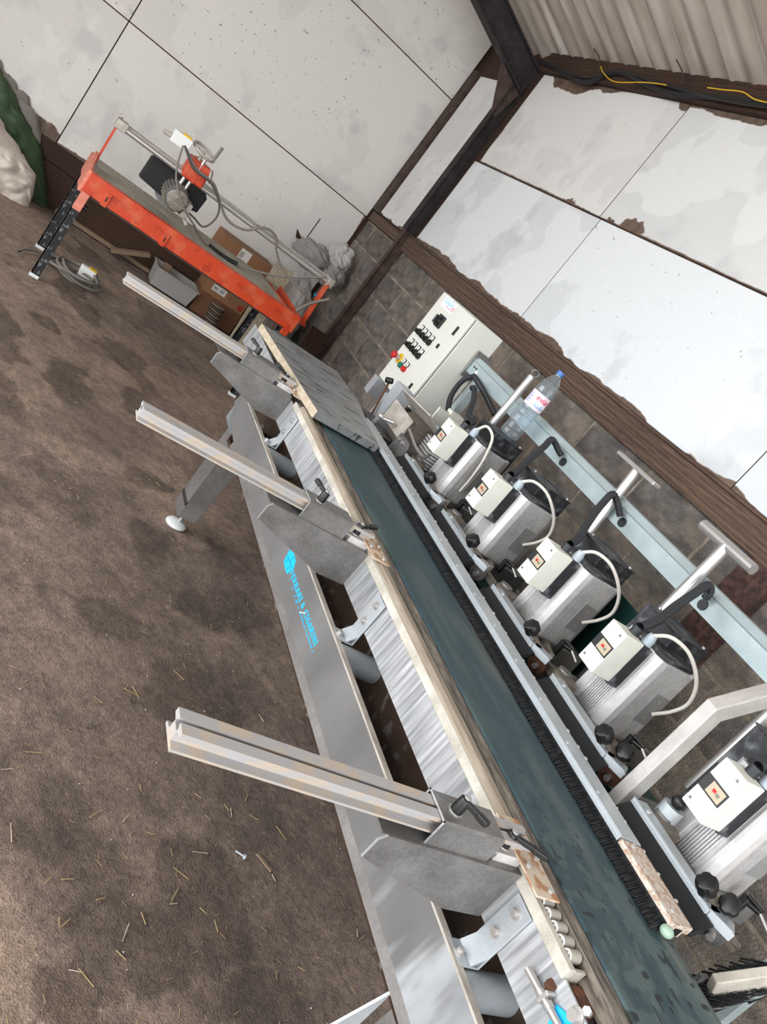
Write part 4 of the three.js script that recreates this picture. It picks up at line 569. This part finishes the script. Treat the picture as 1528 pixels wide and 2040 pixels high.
  const mo = part('motor', [bar([0.93, 0.880, -5.70], [0.94, 0.874, -5.44], 0.066, 0.066, 32)], M.steelDark, s, 'grey finned saw motor'); for (let i = 0; i < 22; i++) { const a = i / 22 * 2 * Math.PI; part('fin', beam([0.933 + 0.070 * Math.cos(a), 0.879 + 0.070 * Math.sin(a), -5.68], [0.939 + 0.070 * Math.cos(a), 0.874 + 0.070 * Math.sin(a), -5.48], 0.004, 0.014, [Math.cos(a), Math.sin(a), 0]), M.tableGrey, mo); }
  part('fan_cover', [aim(lathe([[0.0001, 0.012], [0.060, 0.012], [0.070, 0.004], [0.073, -0.05], [0.071, -0.05], [0.068, 0.002], [0.0001, 0.009]], 36).rotateX(Math.PI / 2), [0.940, 0.874, -5.44], [0.03, -0.02, 1])], M.steelDark, mo);
  { const l = []; for (let i = -5; i <= 5; i++) { const h = Math.sqrt(0.058 ** 2 - (i * 0.0105) ** 2); l.push(box(0.940 + i * 0.0105 - 0.002, 0.940 + i * 0.0105 + 0.002, 0.874 - h, 0.874 + h, -5.426, -5.423), box(0.940 - h, 0.940 + h, 0.874 + i * 0.0105 - 0.0015, 0.874 + i * 0.0105 + 0.0015, -5.4265, -5.424)); } const g = part('fan_grille', l, M.tableGrey, mo, 'round fan grille'); g.userData.kind = 'stuff'; part('grille_back', new THREE.CircleGeometry(0.058, 32).translate(0.940, 0.874, -5.4275), M.black, mo); }
  part('terminal_box', [box(1.0, 1.045, 0.80, 0.90, -5.62, -5.46, 0.006)], M.dusty, mo); part('oil_cap', [bar([1.04, 0.80, -5.5], [1.075, 0.775, -5.48], 0.012)], M.dusty, mo);
  const sw = part('switch_housing', [box(0.735, 0.855, 1.128, 1.205, -5.60, -5.53, 0.005)], M.white, s, 'white switch housing'); part('yellow_flap', box(0.785, 0.842, 1.203, 1.216, -5.585, -5.535, 0.005), M.yellow, sw, 'yellow switch flap'); part('plug', [bar([0.735, 1.155, -5.565], [0.685, 1.150, -5.565], 0.016, 0.012)], M.dusty, sw);
  const wh = part('handwheel', [aim(new THREE.TorusGeometry(0.075, 0.010, 8, 30), [0.945, 1.195, -5.60], [0.12, 1, 0.25]), bar([0.945, 1.13, -5.60], [0.945, 1.20, -5.60], 0.012), beam([0.875, 1.198, -5.60], [1.015, 1.19, -5.60], 0.018, 0.008)], M.dusty, s, 'grey handwheel'); part('crank_grip', bar([1.012, 1.20, -5.57], [1.016, 1.285, -5.57], 0.010, 0.011, 14), M.cable, wh); part('second_wheel', aim(new THREE.TorusGeometry(0.035, 0.008, 8, 22), [1.05, 1.10, -5.56], [1, 0.4, 0.3]), M.dusty, s);
  const cab = (n, p, r, m, l) => part(n, tube(p, r, 64, 8), m, s, l);
  cab('cable', [[0.810, 1.154, -5.5], [0.841, 1.036, -5.48], [0.882, 0.959, -5.42], [0.998, 0.862, -5.41], [1.106, 0.809, -5.45]], 0.006, M.cable); cab('cable', [[0.817, 1.160, -5.5], [0.927, 1.083, -5.49], [1.060, 1.074, -5.5], [1.177, 0.994, -5.5], [1.202, 0.918, -5.5], [1.168, 0.828, -5.5], [1.09, 0.84, -5.5], [1.03, 0.85, -5.48]], 0.006, M.cableDark); cab('cable', [[0.83, 1.15, -5.52], [0.95, 1.09, -5.52], [1.08, 1.08, -5.53], [1.171, 1.014, -5.55], [1.286, 0.946, -5.55], [1.410, 0.966, -5.55], [1.501, 1.05, -5.55], [1.60, 1.045, -5.57], [1.655, 0.976, -5.58], [1.770, 0.894, -5.58], [1.952, 0.853, -5.55], [2.052, 0.837, -5.55]], 0.008, M.cable, 'grey cable draped over the rails');
  cab('water_hose', [[1.106, 0.809, -5.45], [1.15, 0.78, -5.50], [1.27, 0.73, -5.58], [1.44, 0.722, -5.62], [1.604, 0.765, -5.62], [1.796, 0.85, -5.60], [1.935, 0.955, -5.56], [2.04, 1.03, -5.55]], 0.007, M.cable, 'thin grey water hose'); part('hose_sleeve', tube([[1.286, 0.738, -5.60], [1.415, 0.731, -5.62], [1.507, 0.742, -5.62]], 0.014, 24, 10), M.rubber, s, 'black sleeve on the hose'); part('drain_pipe', tube([[1.945, 0.745, -5.38], [1.985, 0.815, -5.40], [2.05, 0.885, -5.42], [2.10, 0.935, -5.42]], 0.011, 30, 10), M.cable, s, 'grey pipe stub');
  rebase(s, 1.2, 0, -5.7);
}
// ---------------------------------------------------------------- things stored around the saw
function heap(outline, z0, depth, amp, sd, nx = 70, ns = 40, px = 9, py = 3) { // cloth piled against a wall: outline gives [x, top height]
  const P = [], I = [], U = []; const at = (x) => { for (let i = 0; i < outline.length - 1; i++) if (x <= outline[i + 1][0]) { const t = (x - outline[i][0]) / (outline[i + 1][0] - outline[i][0]); return outline[i][1] + (outline[i + 1][1] - outline[i][1]) * t; } return outline[outline.length - 1][1]; };
  const xa = outline[0][0], xb = outline[outline.length - 1][0];
  for (let i = 0; i <= nx; i++) for (let j = 0; j <= ns; j++) { const u = i / nx, t = j / ns, x = xa + (xb - xa) * u, h = at(x), a = t * Math.PI / 2, edge = Math.min(1, 6 * u, 6 * (1 - u)), r = Math.abs(fbm(x * px + sd + t * 1.3, t * py + sd, 4) - 0.5) * 2; const d = depth * (0.35 + 0.65 * Math.sqrt(edge)) ; P.push(x + 0.12 * (1 - t) * amp * (r - 0.4), Math.max(0.003, h * Math.cos(a) ** 0.7 * (1 + 0.12 * (r - 0.4))), z0 + d * Math.sin(a) ** 0.8 + amp * (r - 0.35) * Math.sin(a)); U.push(x, t * 1.2); }
  for (let i = 0; i < nx; i++) for (let j = 0; j < ns; j++) { const a = i * (ns + 1) + j; I.push(a, a + 1, a + ns + 1, a + 1, a + ns + 2, a + ns + 1); }
  const g = new THREE.BufferGeometry(); g.setAttribute('position', new THREE.Float32BufferAttribute(P, 3)); g.setAttribute('uv', new THREE.Float32BufferAttribute(U, 2)); g.setIndex(I); g.computeVertexNormals(); return g;
}
function crumple(rx, ry, rz, sd, amp = 0.25, freq = 2.2) { // crumpled cloth lump
  const g = new THREE.IcosahedronGeometry(1, 24), p = g.attributes.position, v = new THREE.Vector3();
  for (let i = 0; i < p.count; i++) { v.fromBufferAttribute(p, i); const a = fbm(v.x * freq + sd, v.y * freq + v.z * 1.7 * freq + sd, 4), b = Math.abs(fbm(v.z * freq * 1.6 + sd * 2, v.x * freq + v.y * freq * 1.4, 4) - 0.5) * 2, k = 1 + amp * (a - 0.5) * 1.6 + amp * (b - 0.35); p.setXYZ(i, v.x * k * rx, v.y * k * ry, v.z * k * rz); }
  const q = g.toNonIndexed ? g : g; q.computeVertexNormals(); return toCreasedNormals(q, 1.2);
}
{
  const tp = thing('tarpaulin', 'dark green folded tarpaulin hanging behind the white sack', 'tarpaulin', [-0.1, 0, -7.2]);
  const dbl = M.tarp.clone(); dbl.side = THREE.DoubleSide; const dg = M.tarpGrey.clone(); dg.side = THREE.DoubleSide;
  part('tarp_sheet', heap([[-1.0, 0.9], [-0.4, 0.78], [-0.10, 0.62], [0.06, 0.50], [0.24, 0.38], [0.38, 0.18], [0.48, 0.02]], ZB + 0.04, 0.18, 0.06, 4.2), dbl, tp); part('tarp_fold', heap([[-1.0, 0.80], [-0.45, 0.78], [-0.22, 0.70], [-0.02, 0.62], [0.12, 0.55], [0.20, 0.45], [0.235, 0.36]], ZB + 0.03, 0.09, 0.05, 9.1), dg, tp, 'grey turned-over flap'); rebase(tp, -0.1, 0, -7.2);
  const bg = thing('white_sack', 'large creased white woven sack slumped by the green tarpaulin', 'sack'); const bm = M.bag.clone(); bm.side = THREE.DoubleSide; part('sack_body', heap([[-1.2, 0.50], [-0.5, 0.52], [-0.22, 0.48], [-0.05, 0.40], [0.06, 0.35], [0.18, 0.29], [0.30, 0.22], [0.35, 0.05]], -7.02, 0.28, 0.13, 21.7, 90, 46, 7, 2), bm, bg); rebase(bg, -0.2, 0, -6.9);
}
{ // crate with bits in it
  const c = thing('plastic_crate', 'grey translucent plastic crate under the orange saw', 'crate', [1.545, 0.012, -7.06]), t = 0.004, W = 0.17, D = 0.115, w = 0.19, d = 0.135, h = 0.155;
  const wall = (a, b) => { const g = new THREE.BufferGeometry(), n = []; const [ax, az] = a, [bx, bz] = b, k = W / w; n.push(ax * k, 0, az * D / d, bx * k, 0, bz * D / d, bx, h, bz, ax * k, 0, az * D / d, bx, h, bz, ax, h, az); g.setAttribute('position', new THREE.Float32BufferAttribute(n, 3)); g.computeVertexNormals(); return uvBox(g); };
  const cp = M.clearPlastic.clone(); cp.side = THREE.DoubleSide; for (const [a, b] of [[[-w, d], [w, d]], [[w, d], [w, -d]], [[w, -d], [-w, -d]], [[-w, -d], [-w, d]]]) part('crate_wall', wall(a, b), cp, c); part('crate_base', box(-W, W, 0, t, -D, D), cp, c);
  part('rim', [box(-w - 0.012, w + 0.012, h - 0.004, h + 0.004, d - 0.004, d + 0.012), box(-w - 0.012, w + 0.012, h - 0.004, h + 0.004, -d - 0.012, -d + 0.004), box(-w - 0.012, -w + 0.004, h - 0.004, h + 0.004, -d, d), box(w - 0.004, w + 0.012, h - 0.004, h + 0.004, -d, d)], M.clearPlastic, c);
  tag(part('wood_offcut', box(1.42, 1.48, 0.02, 0.20, -7.14, -7.08, 0.004), M.woodPale, scene), 'brown wood offcut standing in the plastic crate', 'wood'); tag(part('scrap_part', join([new THREE.SphereGeometry(0.035, 14, 10).scale(1.3, 0.7, 1), bar([-0.05, 0.0, 0], [0.05, 0.02, 0.02], 0.014)]).translate(1.54, 0.055, -7.05), M.black, scene), 'black scrap part lying in the plastic crate', 'scrap');
}
{ // cartons
  const carton = (x0, x1, y0, y1, z0, z1, label, m, lab) => { const c = thing('cardboard_box', label, 'box', [(x0 + x1) / 2, y0, (z0 + z1) / 2]); const b = part('carton', box(x0, x1, y0, y1, z0, z1, 0.004), m, c); part('tape', box(x0 + 0.005, x1 - 0.005, y1 - 0.0005, y1 + 0.0008, (z0 + z1) / 2 - 0.025, (z0 + z1) / 2 + 0.025), M.woodPale, c); if (lab) part('shipping_label', lab[0], lab[1], c, 'white printed label'); rebase(c, (x0 + x1) / 2, y0, (z0 + z1) / 2); return c; };
  const bars = (n) => std(0xffffff, 0.7, 0, { map: canvasTex(256, 128, (g, w, h) => { g.fillStyle = '#dcd9d2'; g.fillRect(0, 0, w, h); g.fillStyle = '#2a2826'; for (let b = 0; b < n; b++) for (let i = 0; i < 16; i++) g.fillRect(18 + b * 118 + i * 5.6 + (i * 7 % 3), 28, 1.5 + (i * 5 % 3), 62); g.fillRect(20, 102, 180, 4); }) });
  const quad = (w, h, x, y, z) => new THREE.PlaneGeometry(w, h).translate(x, y, z);
  carton(1.75, 2.16, 0.005, 0.197, -7.31, -6.98, 'lowest brown cardboard box stacked against the back wall', M.cardDark);
  const c2 = carton(1.755, 2.155, 0.198, 0.45, -7.30, -6.99, 'middle cardboard box with two barcodes under the orange saw', M.card, [quad(0.13, 0.055, 1.88, 0.275, -6.9892), bars(2)]); part('red_print', quad(0.05, 0.05, 2.11, 0.245, -6.9892).translate(-1.955, -0.198, 7.145), std(0x9c2f22, 0.8), c2); part('triangle_mark', new THREE.RingGeometry(0.014, 0.018, 3).translate(1.995 - 1.955, 0.265 - 0.198, -6.9891 + 7.145), M.black, c2);
  carton(1.66, 2.16, 0.452, 0.685, -7.30, -7.00, 'top cardboard box with white label behind the saw table', M.card, [quad(0.10, 0.11, 1.89, 0.625, -6.9992), bars(1)]);
  const disc = thing('disc_stack', 'leaning stack of pale round discs beside the cardboard boxes', 'discs', [1.93, 0.012, -6.84]); for (let i = 0; i < 9; i++) part('disc', new THREE.CylinderGeometry(0.062, 0.062, 0.012, 28).translate(-0.003 * i, 0.008 + i * 0.021, 0), i % 2 ? M.cableDark : M.woodPale, disc);
  tag(part('yellow_lid', lathe([[0.0005, 0], [0.04, 0], [0.04, 0.02], [0.0005, 0.024]], 24).translate(1.80, 0.012, -6.72), M.yellow, scene), 'yellow round lid lying on the earth floor', 'lid');
  const bd = (x0, x1, h, z, lean, label, m, y0 = 0.01) => { const b = tag(part('leaning_board', beam([(x0 + x1) / 2, y0, z], [(x0 + x1) / 2, h, z - lean], x1 - x0, 0.03, [0, 0, 1], 0.003), m, scene), label, 'board'); return b; };
  bd(2.07, 2.24, 0.78, -6.62, 0.16, 'beige plasterboard offcut leaning behind the right end of the saw', M.slabEdge); bd(2.26, 2.42, 0.52, -6.45, 0.10, 'narrow beige board leaning next to the wider offcut', M.woodPale); bd(2.44, 2.60, 0.60, -6.22, 0.02, 'dark brown board standing before the iron stanchion', M.woodDark);
}
{ // sack and rags in the corner
  const sk = thing('corner_sack', 'pale grey sack with blue print in the corner behind the saw', 'sack', [2.405, 0.01, -6.98]); part('sack_body', crumple(0.22, 0.39, 0.2, 3.3, 0.14).translate(0, 0.40, 0), std(0xb9b3ae, 0.8), sk); part('blue_print', new THREE.SphereGeometry(0.03, 12, 8).scale(1.2, 0.7, 0.3).translate(0.13, 0.73, 0.165), std(0x2b87b8, 0.7), sk);
  const rg = thing('rag_heap', 'grey crumpled rags piled on the corner sack', 'rags', [2.42, 0.89, -6.9]); part('rag', crumple(0.19, 0.12, 0.15, 8.8, 0.28, 1.8).translate(-0.08, 0.085, 0), M.rag, rg); part('rag', crumple(0.12, 0.13, 0.12, 15.1, 0.32, 1.9).translate(0.10, 0.20, 0.0), M.ragLight, rg); part('rag', crumple(0.12, 0.10, 0.12, 25.5, 0.32, 1.9).translate(0.12, 0.06, 0.06), M.rag, rg);
  tag(part('bark_piece', prism([[2.218, 1.05], [2.30, 1.005], [2.31, 0.985], [2.25, 0.985]], 'z', -7.336, -7.32, 0.002), M.woodDark, scene), 'brown wedge of wood stuck on the white back wall', 'wood');
}
{ // timber bits at the foot of the back wall
  tag(part('batten', beam([0.54, 0.022, -7.285], [1.38, 0.024, -7.27], 0.045, 0.035, [0, 1, 0], 0.004), M.woodPale, scene), 'long pale batten lying along the timber sill', 'batten');
  tag(part('short_plank', beam([1.02, 0.025, -7.14], [1.295, 0.165, -7.16], 0.07, 0.03, [0, 1, 0], 0.003), M.woodPale, scene), 'short pale plank propped against the sill behind the crate', 'plank');
}
{ // extension lead
  const e = thing('extension_lead', 'coiled grey extension lead with white and yellow socket by the saw leg', 'cable', [0.70, 0.008, -5.86]); const ring = (r, cx, cz, y, sd) => { const p = []; for (let i = 0; i < 18; i++) { const a = i / 18 * 2 * Math.PI, k = r * (1 + 0.16 * Math.sin(a * 2 + sd)); p.push([cx + k * 1.15 * Math.cos(a), y + 0.008 * Math.sin(a * 3 + sd), cz + k * Math.sin(a)]); } return tube(p, 0.009, 80, 8, true); };
  [[0.13, 0, 0, 0.012, 0], [0.15, 0.02, 0.02, 0.024, 1.4], [0.12, -0.01, 0.04, 0.038, 2.6], [0.14, 0.04, -0.01, 0.05, 4], [0.13, 0.05, 0.03, 0.06, 5]].forEach((a) => part('coil', ring(...a), M.cable, e)); part('lead_end', tube([[-0.10, 0.012, 0.0], [-0.2, 0.012, -0.02], [-0.30, 0.012, 0.10], [-0.33, 0.012, 0.22]], 0.0075, 30, 8), M.cable, e);
  const so = part('socket', box(0.05, 0.155, 0.01, 0.085, -0.12, -0.06, 0.008), M.white, e, 'white socket block'); part('socket_lid', box(0.10, 0.155, 0.085, 0.093, -0.118, -0.062, 0.003), M.yellow, so, 'yellow lid');
}
// cables under the eave
{
  const c = thing('eave_cable', 'black cable bundle sagging along the eave timber', 'cable'); part('bundle', tube([[2.63, 3.131, -6.20], [2.63, 3.109, -5.931], [2.63, 3.05, -5.55], [2.63, 3.057, -5.387], [2.63, 3.126, -5.254], [2.63, 3.151, -5.104], [2.63, 3.103, -4.755], [2.63, 3.081, -4.469], [2.63, 3.10, -4.223], [2.63, 3.112, -3.975], [2.63, 3.117, -3.71], [2.63, 3.11, -3.2]], 0.016, 120, 8), M.rubber, c); part('strand', tube([[2.625, 3.14, -6.2], [2.62, 3.09, -5.8], [2.615, 3.075, -5.4], [2.615, 3.15, -5.1], [2.615, 3.12, -4.7], [2.612, 3.10, -4.3], [2.612, 3.09, -3.9], [2.612, 3.12, -3.2]], 0.009, 120, 7), M.black, c); rebase(c, 2.63, 3.1, -4.7);
  tag(part('earth_wire', tube([[2.582, 3.14, -5.30], [2.582, 3.115, -5.25], [2.582, 3.07, -5.10], [2.582, 3.06, -5.0], [2.582, 3.09, -4.70], [2.582, 3.096, -4.50]], 0.0032, 60, 6), M.yellow, scene), 'yellow earth wire hanging near the iron rafter', 'wire'); tag(part('earth_wire', tube([[2.582, 3.12, -4.15], [2.582, 3.123, -4.02], [2.582, 3.128, -3.87], [2.582, 3.102, -3.74], [2.582, 3.10, -3.5]], 0.0032, 50, 6), M.yellow, scene), 'yellow earth wire nearer the right edge of the photo', 'wire');
  tag(part('hook_wire', tube([[2.565, 3.235, -5.50], [2.57, 3.18, -5.36], [2.572, 3.09, -5.25]], 0.004, 20, 6), M.ironBrown, scene), 'thin rusty rod hanging beside the first yellow wire', 'rod'); tag(part('hook_wire', tube([[2.565, 3.235, -4.56], [2.57, 3.16, -4.41], [2.572, 3.105, -4.36]], 0.004, 20, 6), M.ironBrown, scene), 'thin rusty rod hanging above the cable bundle further right', 'rod');
}
// pale grey tag and taped post behind the slab
tag(part('taped_post', join([beam([2.28, 0, -4.86], [2.28, 0.62, -4.86], 0.03, 0.03, [0, 0, 1])]), M.ironBlack, scene), 'dark iron post with white marks behind the stone slab', 'post');
// loose brush by the belt's near end
{
  const b = thing('scrub_brush', 'pale wooden block brush with black bristles hung beside the near belt end', 'brush', [1.62, 0.785, -0.595]); part('brush_back', beam([-0.02, 0.10, -0.005], [0.115, 0.195, 0.015], 0.055, 0.02, [0, 0, 1], 0.003), M.whiteBar, b); part('brush_holder', box(-0.03, 0.12, 0, 0.10, -0.03, -0.02), M.steelDark, b);
  const n = 420, g = new THREE.ConeGeometry(0.0016, 1, 4, 1, true).translate(0, -0.5, 0), im = new THREE.InstancedMesh(g, M.bristle, n), m = new THREE.Matrix4(), q = new THREE.Quaternion(); for (let i = 0; i < n; i++) { const t = rnd(), s = rnd(-0.025, 0.025); q.setFromEuler(new THREE.Euler(rnd(-0.3, 0.3) + 0.5, 0, rnd(-0.3, 0.3) - 0.3)); m.compose(new THREE.Vector3(-0.02 + 0.135 * t, 0.095 + 0.095 * t, s + 0.01), q, new THREE.Vector3(1.4, rnd(0.035, 0.06), 1.4)); im.setMatrixAt(i, m); } im.name = 'bristles'; im.userData.kind = 'stuff'; b.add(im);
}
// ---------------------------------------------------------------- straw and grit on the floor
{
  const spots = [[0.845,-1.075],[0.867,-1.062],[0.805,-1.176],[0.819,-1.180],[1.194,-1.448],[1.183,-1.276],[1.215,-1.241],[1.103,-1.302],[1.097,-1.280],[0.899,-1.902],[1.027,-1.990],[0.992,-1.997],[0.658,-1.557],[1.009,-1.983],[0.817,-3.013],[0.937,-3.056],[1.104,-3.420],[0.761,-3.126],[1.211,-3.471],[1.274,-3.576],[0.610,-3.172],[1.179,-2.439],[1.194,-2.150],[1.025,-1.615],[0.975,-1.501],[0.717,-1.632],[1.213,-1.647],[1.011,-1.225],[0.964,-1.179],[0.903,-1.255],[1.402,-1.621],[1.498,-1.592],[1.700,-1.302],[1.714,-1.289],[1.723,-1.994],[1.305,-1.630],[1.321,-1.616],[0.891,-1.493],[1.047,-1.473],[0.950,-1.123],[0.680,-1.377],[0.775,-1.274],[0.822,-1.290],[1.127,-1.371],[1.433,-1.423],[1.387,-1.691],[1.705,-1.108],[1.465,-1.165],[1.523,-2.085],[1.320,-1.979],[1.733,-3.278],[1.775,-3.265]];
  const straw = std(0xa08a60, 0.8), pale = std(0xb0a591, 0.8), g = [0.032, 0.05, 0.024].map((l) => bar([-l / 2, 0, 0], [l / 2, 0.001, 0.002], 0.0014, 0.0009, 6));
  spots.forEach(([x, z], i) => { const m = mesh('straw_stalk', g[i % 3], i % 4 ? straw : pale); m.position.set(x, floorH(x, z) + 0.003, z); m.rotation.y = i * 2.4; tag(m, 'short dry straw stalk lying loose on the earth floor', 'straw', 'straw stalks scattered on the floor'); });
  const inst = (name, geo, mat, n, sc, label) => { const im = new THREE.InstancedMesh(geo, mat, n), m = new THREE.Matrix4(), q = new THREE.Quaternion(); for (let i = 0; i < n; i++) { const z = -0.75 - 6.3 * rnd() ** 1.6, x = rnd(0.0, 1.75), s = rnd(sc[0], sc[1]); q.setFromEuler(new THREE.Euler(rnd(-0.2, 0.2), rnd(6.28), rnd(-0.2, 0.2))); m.compose(new THREE.Vector3(x, floorH(x, z) + 0.002, z), q, new THREE.Vector3(s, s, s)); im.setMatrixAt(i, m); } im.name = name; im.userData = { kind: 'stuff', label, category: 'litter' }; scene.add(im); };
  inst('straw_litter', bar([-0.008, 0, 0], [0.008, 0, 0], 0.0007, 0.0005, 4), straw, 700, [0.5, 1.5], 'fine straw litter scattered over the earth floor'); inst('grit', new THREE.DodecahedronGeometry(0.004, 0), std(0x5c4d43, 0.95), 2600, [0.12, 0.7], 'dark grit and crumbs scattered over the earth floor'); inst('stone_chips', new THREE.DodecahedronGeometry(0.003, 0), std(0xb8b2aa, 0.9), 260, [0.2, 0.8], 'pale stone chips scattered over the earth floor');
  tag(mesh('loose_bolt', [bar([1.310, 0.006, -1.480], [1.334, 0.008, -1.466], 0.003), hexNut([1.336, 0.008, -1.465], [1, 0, 0.5], 0.008, 0.006)], M.galv), 'small zinc bolt lying on the earth floor', 'bolt');
  tag(mesh('wood_splinter', beam([1.385, 0.006, -1.49], [1.425, 0.006, -1.44], 0.010, 0.005), M.woodPale), 'pale wood splinter lying near the loose bolt', 'wood');
}
scene.traverse((o) => { if (o.isMesh) o.castShadow = o.receiveShadow = true; });
renderer.render(scene, camera);
